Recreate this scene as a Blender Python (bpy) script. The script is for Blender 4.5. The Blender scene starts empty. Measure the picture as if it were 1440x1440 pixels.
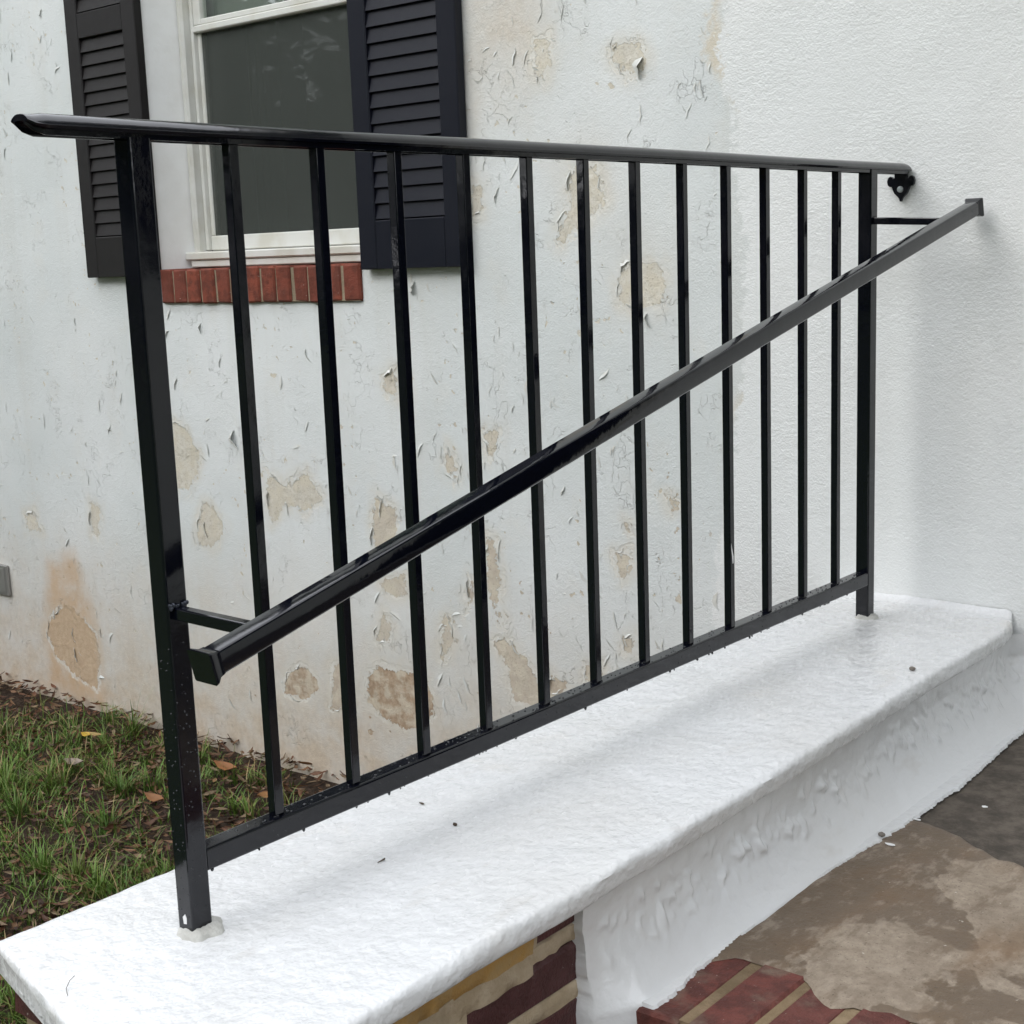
import bpy, math, random
import numpy as np
from mathutils import Vector, Matrix, noise
random.seed(7); rng = np.random.default_rng(7)
R = math.radians
C = bpy.context.scene.collection
scene = bpy.context.scene

# ------------------------------------------------------------------ camera
F_PX = 2013.22; YAW = 0.7067; PITCH = 0.1794; ROLL = -0.0372
CAM = np.array([1.2505, -2.6781, 0.7311])
_F = np.array([-math.sin(YAW)*math.cos(PITCH), math.cos(YAW)*math.cos(PITCH), -math.sin(PITCH)])
_R = np.cross(_F, [0, 0, 1.0]); _R /= np.linalg.norm(_R); _U = np.cross(_R, _F)
_c, _s = math.cos(ROLL), math.sin(ROLL)
_R, _U = _c*_R + _s*_U, -_s*_R + _c*_U
cd = bpy.data.cameras.new('camera'); cam = bpy.data.objects.new('camera', cd); C.objects.link(cam)
cam.matrix_world = Matrix(((_R[0], _U[0], -_F[0], CAM[0]), (_R[1], _U[1], -_F[1], CAM[1]),
                           (_R[2], _U[2], -_F[2], CAM[2]), (0, 0, 0, 1)))
cd.sensor_width = 36; cd.lens = F_PX/1440*36; cd.clip_start = 0.05; cd.clip_end = 500
scene.camera = cam

# ------------------------------------------------------------------ sky, sun, exposure
SUN_AZ = R(200); SUN_EL = R(33)      # direction towards the light, clockwise from +y
w = bpy.data.worlds.new('World'); scene.world = w; w.use_nodes = True
nt = w.node_tree; bg = nt.nodes['Background']
sky = nt.nodes.new('ShaderNodeTexSky'); sky.sky_type = 'NISHITA'; sky.sun_disc = False
sky.sun_elevation = SUN_EL; sky.sun_rotation = SUN_AZ; sky.air_density = 1.0; sky.dust_density = 1.5
hs = nt.nodes.new('ShaderNodeHueSaturation'); hs.inputs['Saturation'].default_value = 0.30
nt.links.new(sky.outputs[0], hs.inputs['Color']); ov = nt.nodes.new('ShaderNodeMix'); ov.data_type = 'RGBA'; ov.inputs['Factor'].default_value = .8   # even cloud cover
nt.links.new(hs.outputs[0], ov.inputs[6]); ov.inputs[7].default_value = (10.3,10.6,11.2,1); nt.links.new(ov.outputs[2], bg.inputs['Color'])
bg.inputs['Strength'].default_value = 0.15
sd = bpy.data.lights.new('sun', 'SUN'); sd.energy = 0.5; sd.angle = R(34); sd.color = (1, 0.97, 0.92)
so = bpy.data.objects.new('sun', sd); C.objects.link(so)
ld = Vector((math.sin(SUN_AZ)*math.cos(SUN_EL), math.cos(SUN_AZ)*math.cos(SUN_EL), math.sin(SUN_EL)))
so.rotation_euler = ld.to_track_quat('Z', 'Y').to_euler(); so.location = (-3, -8, 6)
vs = scene.view_settings; vs.view_transform = 'Standard'; vs.look = 'None'; vs.gamma = 1; vs.exposure = 0.94
vs.use_curve_mapping = False
scene.cycles.max_bounces = 6; scene.cycles.diffuse_bounces = 3; scene.cycles.glossy_bounces = 3; scene.cycles.transparent_max_bounces = 6

# ------------------------------------------------------------------ helpers
def ray(px, axis, val):
    d = _F + _R*(px[0]-720)/F_PX + _U*(720-px[1])/F_PX
    return CAM + d*((val-CAM[axis])/d[axis])

class MB:
    def __init__(s): s.v = []; s.f = []; s.m = []
    def add(s, v, f, m=0):
        o = len(s.v); s.v.extend(map(tuple, v)); s.f.extend([tuple(i+o for i in q) for q in f]); s.m.extend([m]*len(f))
    def box(s, a, b, m=0):
        x0, y0, z0 = a; x1, y1, z1 = b
        s.add([(x0,y0,z0),(x1,y0,z0),(x1,y1,z0),(x0,y1,z0),(x0,y0,z1),(x1,y0,z1),(x1,y1,z1),(x0,y1,z1)],
              [(0,3,2,1),(4,5,6,7),(0,1,5,4),(1,2,6,5),(2,3,7,6),(3,0,4,7)], m)
    def bbox(s, a, b, r=.004, m=0, j=0):
        """box with chamfered edges (24 verts), corner jitter j"""
        a = Vector(a); b = Vector(b); c = (a+b)/2; h = (b-a)/2; V = []; idx = {}
        for sx in (-1,1):
            for sy in (-1,1):
                for sz in (-1,1):
                    jj = Vector((random.uniform(-j,j),)*3) if j else Vector()
                    for ax in range(3):
                        p = Vector((sx*h.x, sy*h.y, sz*h.z)); q = [sx,sy,sz]
                        for k in range(3):
                            if k != ax: p[k] -= q[k]*r
                        idx[(sx,sy,sz,ax)] = len(V); V.append(c+p+jj)
        Fc = []
        I = lambda q, ax: idx[(q[0],q[1],q[2],ax)]
        for ax in range(3):
            o = [k for k in range(3) if k != ax]
            for sg in (-1,1):
                L = []
                for u, v_ in ((-1,-1),(1,-1),(1,1),(-1,1)):
                    q = [0,0,0]; q[ax] = sg; q[o[0]] = u; q[o[1]] = v_; L.append(I(q, ax))
                Fc.append(L)
        for ax in range(3):
            o = [k for k in range(3) if k != ax]
            for u in (-1,1):
                for v_ in (-1,1):
                    q0 = [0,0,0]; q0[o[0]] = u; q0[o[1]] = v_; q1 = list(q0); q0[ax] = -1; q1[ax] = 1
                    Fc.append([I(q0,o[0]),I(q1,o[0]),I(q1,o[1]),I(q0,o[1])])
        for sx in (-1,1):
            for sy in (-1,1):
                for sz in (-1,1): Fc.append([idx[(sx,sy,sz,k)] for k in range(3)])
        s.add(V, Fc, m)
    def sweep(s, prof, pts, side, up=None, m=0, caps=True):
        """closed profile [(u,v)] swept along pts; side = u axis; v axis = given or computed"""
        n = len(prof); V = []
        for i, p in enumerate(pts):
            p = Vector(p); S = Vector(side)
            t = (Vector(pts[min(i+1,len(pts)-1)])-Vector(pts[max(i-1,0)])).normalized()
            U = Vector(up) if up else S.cross(t).normalized()
            for (a, b) in prof: V.append(p+S*a+U*b)
        Fc = []
        for i in range(len(pts)-1):
            for k in range(n):
                Fc.append((i*n+k, i*n+(k+1)%n, (i+1)*n+(k+1)%n, (i+1)*n+k))
        if caps: Fc.append(tuple(range(n-1,-1,-1))); Fc.append(tuple((len(pts)-1)*n+k for k in range(n)))
        s.add(V, Fc, m)
    def tube(s, pts, rad, n=8, m=0):
        V = []; Fc = []; up = Vector((.3,.2,1)).normalized()
        for i, p in enumerate(pts):
            t = (Vector(pts[min(i+1,len(pts)-1)])-Vector(pts[max(i-1,0)])).normalized()
            a = t.orthogonal().normalized() if abs(t.dot(up)) > .98 else t.cross(up).normalized(); b = t.cross(a)
            r = rad[i] if hasattr(rad, '__len__') else rad
            for k in range(n):
                an = 2*math.pi*k/n; V.append(Vector(p)+a*(r*math.cos(an))+b*(r*math.sin(an)))
        for i in range(len(pts)-1):
            for k in range(n): Fc.append((i*n+k, i*n+(k+1)%n, (i+1)*n+(k+1)%n, (i+1)*n+k))
        Fc.append(tuple(range(n-1,-1,-1))); Fc.append(tuple((len(pts)-1)*n+k for k in range(n)))
        s.add(V, Fc, m)
    def mesh(s, name, mats, smooth=35):
        me = bpy.data.meshes.new(name); me.from_pydata(s.v, [], s.f); 
        for m in (mats if isinstance(mats, (list,tuple)) else [mats]): me.materials.append(m)
        if any(s.m): me.polygons.foreach_set('material_index', s.m)
        me.update(); 
        import bmesh
        bm = bmesh.new(); bm.from_mesh(me); bmesh.ops.recalc_face_normals(bm, faces=bm.faces); bm.to_mesh(me); bm.free()
        if smooth: me.shade_smooth(); me.set_sharp_from_angle(angle=R(smooth))
        return me
    def build(s, name, mats, parent=None, smooth=35): return link(name, s.mesh(name, mats, smooth), parent)
def link(name, me, parent=None, mw=None):
    o = bpy.data.objects.new(name, me); C.objects.link(o)
    if mw is not None: o.matrix_local = mw
    if parent: o.parent = parent
    return o
def tag(o, label, cat=None, group=None, kind=None):
    if label: o['label'] = label
    if cat: o['category'] = cat
    if group: o['group'] = group
    if kind: o['kind'] = kind
    return o
def empty(name, label, cat, group=None, loc=(0,0,0)):
    o = bpy.data.objects.new(name, None); C.objects.link(o); o.location = loc; o.empty_display_size = .1
    return tag(o, label, cat, group)
def rsq(w_, h_, r=.003, n=3):
    P = []
    for cx, cy, a0 in ((w_/2-r,h_/2-r,0),(-w_/2+r,h_/2-r,90),(-w_/2+r,-h_/2+r,180),(w_/2-r,-h_/2+r,270)):
        for k in range(n+1):
            a = R(a0+90*k/n); P.append((cx+r*math.cos(a), cy+r*math.sin(a)))
    return P
def nz(x, y, z=0, sc=1.0): return noise.noise(Vector((x*sc, y*sc, z*sc)))

# ------------------------------------------------------------------ material helpers
def mat(name, col=(.5,.5,.5), rough=.6, metal=0.0, spec=.5):
    m = bpy.data.materials.new(name); m.use_nodes = True
    b = m.node_tree.nodes['Principled BSDF']
    b.inputs['Base Color'].default_value = (*col, 1); b.inputs['Roughness'].default_value = rough
    b.inputs['Metallic'].default_value = metal; b.inputs['Specular IOR Level'].default_value = spec
    return m
class NT:
    def __init__(s, m): s.t = m.node_tree; s.n = s.t.nodes; s.l = s.t.links; s.b = s.n['Principled BSDF']
    def new(s, t, **k):
        n = s.n.new(t)
        for a, v in k.items(): setattr(n, a, v)
        return n
    def val(s, sock, x):
        if hasattr(x, 'is_linked') or hasattr(x, 'links'): s.l.new(x, sock)
        else:
            if isinstance(x, tuple) and len(x) == 3 and len(sock.default_value) == 4: x = (*x, 1)
            sock.default_value = x
    def coord(s, scale=(1,1,1)):
        tc = s.new('ShaderNodeTexCoord'); mp = s.new('ShaderNodeMapping'); s.l.new(tc.outputs['Object'], mp.inputs[0])
        mp.inputs['Scale'].default_value = scale; return mp.outputs[0]
    def noise(s, scale, detail=4, rough=.55, vec=None, dist=0):
        n = s.new('ShaderNodeTexNoise'); n.inputs['Scale'].default_value = scale; n.inputs['Detail'].default_value = detail
        n.inputs['Roughness'].default_value = rough; n.inputs['Distortion'].default_value = dist
        s.l.new(vec if vec is not None else s.coord(), n.inputs['Vector']); return n.outputs['Fac']
    def voro(s, scale, feat='DISTANCE_TO_EDGE', vec=None):
        n = s.new('ShaderNodeTexVoronoi'); n.feature = feat; n.inputs['Scale'].default_value = scale
        s.l.new(vec if vec is not None else s.coord(), n.inputs['Vector']); return n.outputs['Distance']
    def math(s, op, a, b=0.0, c=0.0):
        n = s.new('ShaderNodeMath', operation=op)
        for i, x in enumerate((a,b,c)): s.val(n.inputs[i], x)
        return n.outputs[0]
    def ramp(s, x, lo, hi, a=0.0, b=1.0, smooth=True):
        n = s.new('ShaderNodeMapRange'); n.interpolation_type = 'SMOOTHSTEP' if smooth else 'LINEAR'
        s.val(n.inputs['Value'], x)
        for k, v in (('From Min',lo),('From Max',hi),('To Min',a),('To Max',b)): n.inputs[k].default_value = v
        return n.outputs['Result']
    def mix(s, f, a, b):
        n = s.new('ShaderNodeMix', data_type='RGBA'); s.val(n.inputs['Factor'], f); s.val(n.inputs[6], a); s.val(n.inputs[7], b); return n.outputs[2]
    def attr(s, name):
        n = s.new('ShaderNodeAttribute', attribute_name=name); return n.outputs['Fac']
    def attrc(s, name): return s.new('ShaderNodeAttribute', attribute_name=name).outputs['Color']
    def bump(s, h, strength=.5, dist=.01, nrm=None):
        n = s.new('ShaderNodeBump'); n.inputs['Strength'].default_value = strength; n.inputs['Distance'].default_value = dist
        s.val(n.inputs['Height'], h)
        if nrm is not None: s.l.new(nrm, n.inputs['Normal'])
        return n.outputs[0]
    def col(s, x): s.val(s.b.inputs['Base Color'], x)
    def rough(s, x): s.val(s.b.inputs['Roughness'], x)
    def nrm(s, x): s.l.new(x, s.b.inputs['Normal'])

# wall: old peeling paint, bare render in the peeled places, new paint beside the steps
def wall_material():
    m = mat('peeling_wall_paint', rough=.6, spec=.35); t = NT(m)
    n_big = t.noise(1.3, 2); n_mid = t.noise(9, 4, .6); n_fine = t.noise(55, 4, .65); n_vf = t.noise(220, 2, .6)
    vstreak = t.noise(7, 4, .6, t.coord((1, 1, .12)))
    d = t.math('MULTIPLY_ADD', t.math('SUBTRACT', n_fine, .5), .062, t.math('ADD', t.attr('peel'), -.004))
    d = t.math('MULTIPLY_ADD', t.math('SUBTRACT', n_mid, .5), .050, d)
    under = t.math('MULTIPLY', t.ramp(d, -.015, -.011), t.ramp(t.noise(13, 2), .42, .56))
    chips = t.ramp(t.math('MULTIPLY', t.ramp(t.noise(38, 3, .5), .60, .78), t.ramp(t.noise(4.5, 2), .48, .62)), .18, .24)
    mask = t.math('MAXIMUM', t.ramp(d, -.0008, .0008), t.math('MULTIPLY', chips, t.attr('old')))
    # old paint colour
    pc = t.mix(t.ramp(n_big, .35, .65), (.655,.685,.675), (.73,.75,.74))
    pc = t.mix(t.ramp(vstreak, .5, .75, 0, .35), pc, (.60,.60,.56))
    pc = t.mix(t.ramp(n_mid, .5, .8, 0, .35), pc, (.70,.68,.62))
    st = t.math('MULTIPLY', t.attr('stain'), t.ramp(n_mid, .25, .7, .55, 1.1))
    pc = t.mix(st, pc, t.mix(t.ramp(n_fine, .35, .65), (.60,.51,.40), (.52,.435,.335)))
    pc = t.mix(t.math('MULTIPLY', t.ramp(t.attr('peel'), -.045, .0), t.ramp(n_mid, .35, .6, .1, .6)), pc, (.66,.62,.53))
    pc = t.mix(t.math('MULTIPLY', t.attr('rust'), t.ramp(n_mid, .3, .65, .4, 1.0)), pc, (.57,.40,.25))
    # broken darker hairlines along the crazing
    _nc = t.new('ShaderNodeTexNoise'); _nc.inputs['Scale'].default_value = 14; _nc.inputs['Detail'].default_value = 4; t.l.new(t.coord(), _nc.inputs['Vector'])
    _ad = t.new('ShaderNodeVectorMath', operation='MULTIPLY_ADD'); t.l.new(_nc.outputs['Color'], _ad.inputs[0]); _ad.inputs[1].default_value = (.16,.16,.16); t.l.new(t.coord((1,1,.6)), _ad.inputs[2])
    cz = t.voro(17, vec=_ad.outputs[0])
    cz = t.math('MULTIPLY', t.ramp(cz, .0, .020, 1, 0), t.ramp(t.noise(8, 3, .6), .53, .61))
    pc = t.mix(t.math('MULTIPLY', cz, t.math('MULTIPLY', t.attr('old'), .30)), pc, (.30,.28,.25))
    # bare render
    tone = t.attr('tone')
    ec = t.mix(tone, t.mix(t.ramp(n_fine, .4, .65), (.69,.66,.58), (.60,.565,.48)), t.mix(t.ramp(n_fine, .4, .62), (.34,.235,.15), (.46,.345,.24)))
    # new paint
    fd = t.math('MULTIPLY_ADD', t.math('SUBTRACT', n_fine, .5), .10, t.attr('fresh'))
    fd = t.math('MULTIPLY_ADD', t.math('SUBTRACT', n_mid, .5), .08, fd)
    fr = t.ramp(fd, -.009, .009)
    edge = t.math('MULTIPLY', t.ramp(fd, -.05, -.005), t.ramp(fd, .0, .03, 1, 0))
    edge = t.math('MULTIPLY', edge, t.ramp(t.noise(3.2, 2), .50, .60))
    pc = t.mix(t.math('MULTIPLY', under, .75), pc, t.mix(t.ramp(n_vf, .4, .6), (.74,.73,.68), (.69,.66,.585)))
    ec = t.mix(t.ramp(t.noise(21, 3, .6), .42, .62, .0, .7), ec, (.64,.585,.47)); ec = t.mix(t.ramp(n_vf, .56, .70, 0, .45), ec, (.30,.24,.17))
    ec = t.mix(t.math('MULTIPLY', t.attr('rust'), .8), ec, t.mix(t.ramp(n_fine,.35,.65), (.58,.41,.25), (.50,.33,.19)))
    col = t.mix(mask, pc, ec)
    col = t.mix(edge, col, (.66,.60,.49))
    fcol = t.mix(t.ramp(n_big, .4, .65), (.78,.795,.785), (.81,.815,.80))
    col = t.mix(fr, col, fcol)
    t.col(col)
    t.rough(t.math('ADD', t.math('MULTIPLY', fr, -.30), t.ramp(n_mid, .3, .7, .55, .68)))
    # relief
    st1 = t.noise(170, 3, .6, t.coord((.75, 1, 1.2))); st2 = t.noise(60, 2, .5, t.coord((.7,1,1.2)))
    h = t.math('MULTIPLY', t.math('MULTIPLY', mask, t.math('SUBTRACT', 1.0, fr)), -1.1)
    h = t.math('MULTIPLY_ADD', under, -.5, h); h = t.math('MULTIPLY_ADD', n_vf, .35, h)
    h = t.math('MULTIPLY_ADD', n_fine, .7, h)
    h = t.math('MULTIPLY_ADD', t.math('MULTIPLY', cz, -.6), t.attr('old'), h)
    hf = t.math('MULTIPLY', t.math('SUBTRACT', t.math('MULTIPLY_ADD', st2, .6, t.math('MULTIPLY', st1, .9)), .75), t.math('MULTIPLY', fr, t.ramp(t.noise(4,2), .3, .7, .15, .80)))
    h = t.math('ADD', h, hf)
    t.nrm(t.bump(h, 1.0, .0021))
    return m
def fresh_paint(name, amt=1.0, rough=.30, lumps=0.0):
    m = mat(name, rough=rough, spec=.5); t = NT(m)
    n1 = t.noise(3, 3); n2 = t.noise(80, 2, .55, t.coord((1,.8,1))); n3 = t.noise(34, 2, .5); n4 = t.noise(230, 2, .6)
    c = t.mix(t.ramp(n1, .35, .7), (.68,.687,.69), (.64,.64,.632))
    c = t.mix(t.math('MULTIPLY', t.ramp(t.noise(5.5, 3), .60, .8), .28), c, (.68,.62,.53))
    c = t.mix(t.math('MULTIPLY', t.ramp(t.noise(260, 2), .735, .78, 0, .5), t.ramp(t.noise(2.2, 2), .4, .6)), c, (.36,.33,.29)); c = t.mix(t.math('MULTIPLY', t.ramp(t.noise(17, 3, .6, t.coord((1,.4,1))), .60, .74), .30), c, (.50,.47,.43))
    t.col(c); t.rough(t.ramp(n3, .3, .7, rough-.07, rough+.10))
    h = t.math('MULTIPLY_ADD', n2, .95, t.math('MULTIPLY', n3, 1.1)); h = t.math('MULTIPLY_ADD', n4, .12, h)
    t.nrm(t.bump(h, .9*amt, .0032)); return m
def brick_material(name, a, b, dirt=(.20,.16,.12), dirty=.4, rough=.75):
    m = mat(name, rough=rough); t = NT(m)
    oi = t.new('ShaderNodeObjectInfo').outputs['Random']
    c = t.mix(oi, a, b); n1 = t.noise(60, 4, .65); n2 = t.noise(18, 3)
    c = t.mix(t.ramp(t.noise(33, 3, .6), .40, .62), tuple(x*.55 for x in a), c)
    c = t.mix(t.ramp(n2, .5, .75, 0, dirty), c, dirt)
    c = t.mix(t.ramp(n1, .62, .74, 0, .5), c, tuple(x*.45 for x in a))
    c = t.mix(t.ramp(t.noise(130, 3), .70, .76, 0, .55), c, (.55,.50,.44))
    t.col(c); t.nrm(t.bump(t.math('MULTIPLY_ADD', n1, 1.0, t.noise(220, 3)), .7, .003)); return m
def mortar_material(name, a, b):
    m = mat(name, rough=.9, spec=.2); t = NT(m); n = t.noise(35, 6, .65); n2 = t.noise(160, 4, .7); n3 = t.noise(7, 3)
    c = t.mix(t.ramp(n, .35, .68), a, b); c = t.mix(t.ramp(n3, .55, .7, 0, .5), c, tuple(x*.55 for x in a))
    c = t.mix(t.ramp(n2, .66, .76, 0, .6), c, tuple(x*.4 for x in a))
    t.col(c); t.nrm(t.bump(t.math('MULTIPLY_ADD', n2, .6, n), .9, .004)); return m
def black_paint(name, rough=.06, base=(.0020,.0025,.0055), spec=.5):
    m = mat(name, base, rough, spec=spec); t = NT(m)
    n = t.noise(22, 2, .5); n2 = t.noise(140, 2, .5)
    t.rough(t.ramp(t.noise(9, 3), .35, .7, rough, rough+.10))
    t.nrm(t.bump(t.math('MULTIPLY_ADD', n2, .12, n), .16, .003)); return m
def concrete_material():
    m = mat('stained_concrete', rough=.8, spec=.3); t = NT(m)
    n1 = t.noise(5.2, 5, .5, dist=.25); n2 = t.noise(24, 5, .6); n3 = t.noise(120, 5, .7); n4 = t.noise(11, 4, .5, t.coord((1,.35,1)))
    _sx = t.new('ShaderNodeSeparateXYZ'); t.l.new(t.coord(), _sx.inputs[0])
    n1 = t.math('ADD', n1, t.ramp(_sx.outputs[0], .36, .50, -.16, .02)); n1 = t.math('MULTIPLY_ADD', t.math('SUBTRACT', n2, .5), .10, n1)
    wet = t.ramp(t.math('MULTIPLY_ADD', t.math('SUBTRACT', t.noise(60,3), .5), .05, n1), .472, .490)                              # pale dry islands in darker damp concrete
    c = t.mix(wet, (.135,.096,.062), (.34,.28,.215))
    c = t.mix(t.ramp(n2, .45, .7, 0, .45), c, (.19,.145,.105)); c = t.mix(t.ramp(t.noise(26, 4, .65, t.coord((1,.25,1))), .54, .66, 0, .5), c, (.13,.09,.058)); c = t.mix(t.ramp(t.noise(75, 4, .7), .25, .75, .45, 0), c, (.10,.075,.052))
    c = t.mix(t.ramp(n4, .50, .7, 0, .6), c, (.17,.105,.058)); c = t.mix(t.ramp(t.noise(9, 4, .6), .35, .65, .4, 0), c, (.15,.115,.085)); c = t.mix(t.ramp(t.noise(320, 2), .66, .72, 0, .75), c, (.06,.045,.035))
    c = t.mix(t.ramp(n3, .60, .72, 0, .6), c, (.06,.043,.03)); c = t.mix(t.ramp(t.noise(42, 4, .7, t.coord((1,.5,1))), .50, .68, 0, .42), c, (.36,.30,.235))
    c = t.mix(t.ramp(t.noise(90, 2), .74, .78, 0, .7), c, (.48,.44,.38))
    t.col(c); t.rough(t.ramp(wet, 0, 1, .42, .85))
    t.nrm(t.bump(t.math('MULTIPLY_ADD', n3, .5, n2), .8, .003)); return m

M = {}
M['wall'] = wall_material()
M['flake'] = mat('old_paint_flake', (.66,.67,.64), .6, spec=.3)
_t = NT(M['flake']); _t.col(_t.mix(_t.ramp(_t.noise(30), .4, .7), (.70,.715,.69), (.62,.60,.54)))
M['slab'] = fresh_paint('new_white_slab_paint', 1.0, .22)
M['cheek'] = fresh_paint('new_white_cheek_paint', .40, .17)
M['black'] = black_paint('gloss_black_railing_paint')
M['shutter'] = black_paint('satin_black_shutter_paint', .38, (.0050,.0062,.0125), .26)
M['shutter_l'] = black_paint('weathered_black_shutter_paint', .45, (.014,.0125,.0125), .3)
M['brick_sill'] = brick_material('red_sill_brick', (.225,.050,.024), (.165,.036,.020), (.13,.045,.03), .4, .8)
M['brick_pier'] = brick_material('dark_red_pier_brick', (.085,.022,.020), (.055,.020,.020), (.10,.075,.06), .35, .6)
M['brick_step'] = brick_material('worn_red_step_brick', (.145,.036,.025), (.11,.031,.023), (.15,.105,.075), .95, .7)
M['mortar'] = mortar_material('tan_mortar', (.33,.26,.17), (.42,.34,.24))
M['mortar_y'] = mortar_material('yellowish_mortar', (.40,.235,.075), (.36,.245,.11))
M['mortar_d'] = mortar_material('dirty_step_mortar', (.20,.145,.085), (.27,.20,.125))
M['collar'] = mortar_material('bare_grey_mortar', (.46,.455,.42), (.58,.575,.54))
M['concrete'] = concrete_material()
M['dark_floor'] = mortar_material('dark_gritty_concrete', (.070,.060,.050), (.13,.11,.09))
M['trim'] = mat('window_trim_paint', (.66,.655,.61), .45); _t = NT(M['trim']); _t.col(_t.mix(_t.ramp(_t.noise(9), .4, .7), (.66,.66,.62), (.57,.555,.49)))
M['reveal'] = mat('reveal_paint', (.6,.6,.58), .6); _t = NT(M['reveal'])
_t.col(_t.mix(_t.ramp(_t.noise(6), .35, .7), (.80,.805,.79), (.72,.715,.69))); _t.nrm(_t.bump(_t.noise(40,5), .6, .003))
M['galv'] = mat('galvanised_bolt', (.42,.46,.46), .35, .6)
M['weld'] = mat('weld_bead', (.05,.055,.07), .12, .5)
M['grey_metal'] = mat('dull_grey_metal', (.30,.295,.28), .45, .5)
M['screen'] = mat('insect_screen', (.085,.095,.085), .7, spec=.2)
M['room'] = mat('dark_room', (.10,.10,.095), .9)
M['curtain'] = mat('curtain_cloth', (.30,.31,.29), .9)
M['glass'] = mat('window_glass', (1,1,1), .02); _t = NT(M['glass'])
_gl = _t.new('ShaderNodeBsdfGlossy'); _gl.inputs['Roughness'].default_value = .015
_tr = _t.new('ShaderNodeBsdfTransparent'); _tr.inputs[0].default_value = (.86,.89,.87,1)
_fr = _t.new('ShaderNodeFresnel'); _gm = _t.new('ShaderNodeNewGeometry')
_t.l.new(_t.ramp(_gm.outputs['Backfacing'], 0, 1, 1.62, 1/1.62), _fr.inputs[0])   # same reflectance from either side
_mx = _t.new('ShaderNodeMixShader'); _t.l.new(_fr.outputs[0], _mx.inputs[0]); _t.l.new(_tr.outputs[0], _mx.inputs[1]); _t.l.new(_gl.outputs[0], _mx.inputs[2])
_t.l.new(_mx.outputs[0], _t.n['Material Output'].inputs[0])
M['dark_glass'] = mat('dark_window_glass', (.01,.012,.012), .03)
M['water'] = mat('rain_water', (.01,.012,.015), .04, spec=.6)
M['white_chip'] = mat('white_paint_drip', (.78,.78,.77), .4)
M['pebble'] = mat('grey_pebble', (.16,.14,.12), .8)
M['twig'] = mat('dead_twig', (.06,.04,.025), .8)
M['bark'] = mat('bark', (.07,.05,.035), .9); _t = NT(M['bark']); _t.nrm(_t.bump(_t.noise(18,5,.6,_t.coord((1,1,.2))), 1, .03))
M['soffit'] = mat('soffit_paint', (.62,.62,.60), .6)
M['roof'] = mat('roof_shingle', (.07,.065,.06), .9)
M['path'] = mortar_material('walk_concrete', (.26,.24,.21), (.33,.31,.28))
def leafcol(name, trans=.25, rough=.5):
    m = mat(name, rough=rough, spec=.3); t = NT(m); c = t.attrc('tint'); t.col(c)
    if trans:
        tr = t.new('ShaderNodeBsdfTranslucent'); t.l.new(c, tr.inputs[0]); mx = t.new('ShaderNodeMixShader'); mx.inputs[0].default_value = trans
        t.l.new(t.b.outputs[0], mx.inputs[1]); t.l.new(tr.outputs[0], mx.inputs[2]); t.l.new(mx.outputs[0], t.n['Material Output'].inputs[0])
    return m
M['grass'] = leafcol('grass_blade', .0, .45); M['litter'] = leafcol('dead_leaf', .1, .55); M['foliage'] = leafcol('tree_leaf', 0, .6)
M['soil'] = mat('damp_soil', rough=.9); _t = NT(M['soil'])
_n = _t.noise(60,6,.7); _t.col(_t.mix(_t.ramp(_n,.35,.65), (.022,.014,.009), (.065,.042,.028))); _t.nrm(_t.bump(_n, 1, .01))
M['ground'] = mat('yard_ground', rough=.95, spec=.2); _t = NT(M['ground'])
_n = _t.noise(60,6,.7); _c2 = _t.mix(_t.ramp(_n,.35,.65), (.022,.014,.009), (.060,.040,.027))
_far = _t.ramp(_t.attr('lawn'), .35, .65); _c2 = _t.mix(_far, _c2, _t.mix(_t.noise(1.2,5), (.035,.055,.018), (.06,.085,.03)))
_t.col(_c2); _t.nrm(_t.bump(_n, 1, .01))

# ------------------------------------------------------------------ ground, walk
GZ = -0.78
def grid_axis(near, far, step, ext):
    a = list(np.arange(near, far+1e-6, step)); lo = [near-e for e in ext][::-1]; hi = [far+e for e in ext]
    return np.array(lo+a+hi)
gx = grid_axis(-4.6, 0.2, .06, (.5,2,5,12,30,80)); gy = grid_axis(-3.0, 0.1, .06, (.5,2,5,12,30,80))
gv = []; lawn = []
for y in gy:
    for x in gx:
        near = -4.7 < x < .3 and -3.1 < y < .2
        gv.append((x, y, GZ+(.012*nz(x,y,0,3)+.008*nz(x,y,4,11) if near else 0) - (0 if near else .0)))
        lawn.append(0.0 if (x > -4.6 and y > -2.2 and x < .2) else 1.0)
nx_ = len(gx); gf = [(j*nx_+i, j*nx_+i+1, (j+1)*nx_+i+1, (j+1)*nx_+i) for j in range(len(gy)-1) for i in range(nx_-1)]
b = MB(); b.add(gv, gf); g = b.build('ground', M['ground'], smooth=60); tag(g, None, kind='structure')
at = g.data.attributes.new('lawn', 'FLOAT', 'POINT'); at.data.foreach_set('value', lawn)
b = MB(); b.box((.30,-6.0,GZ-.1), (1.75,-2.02,GZ+.025)); tag(b.build('path', M['path']), None, kind='structure')

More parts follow.
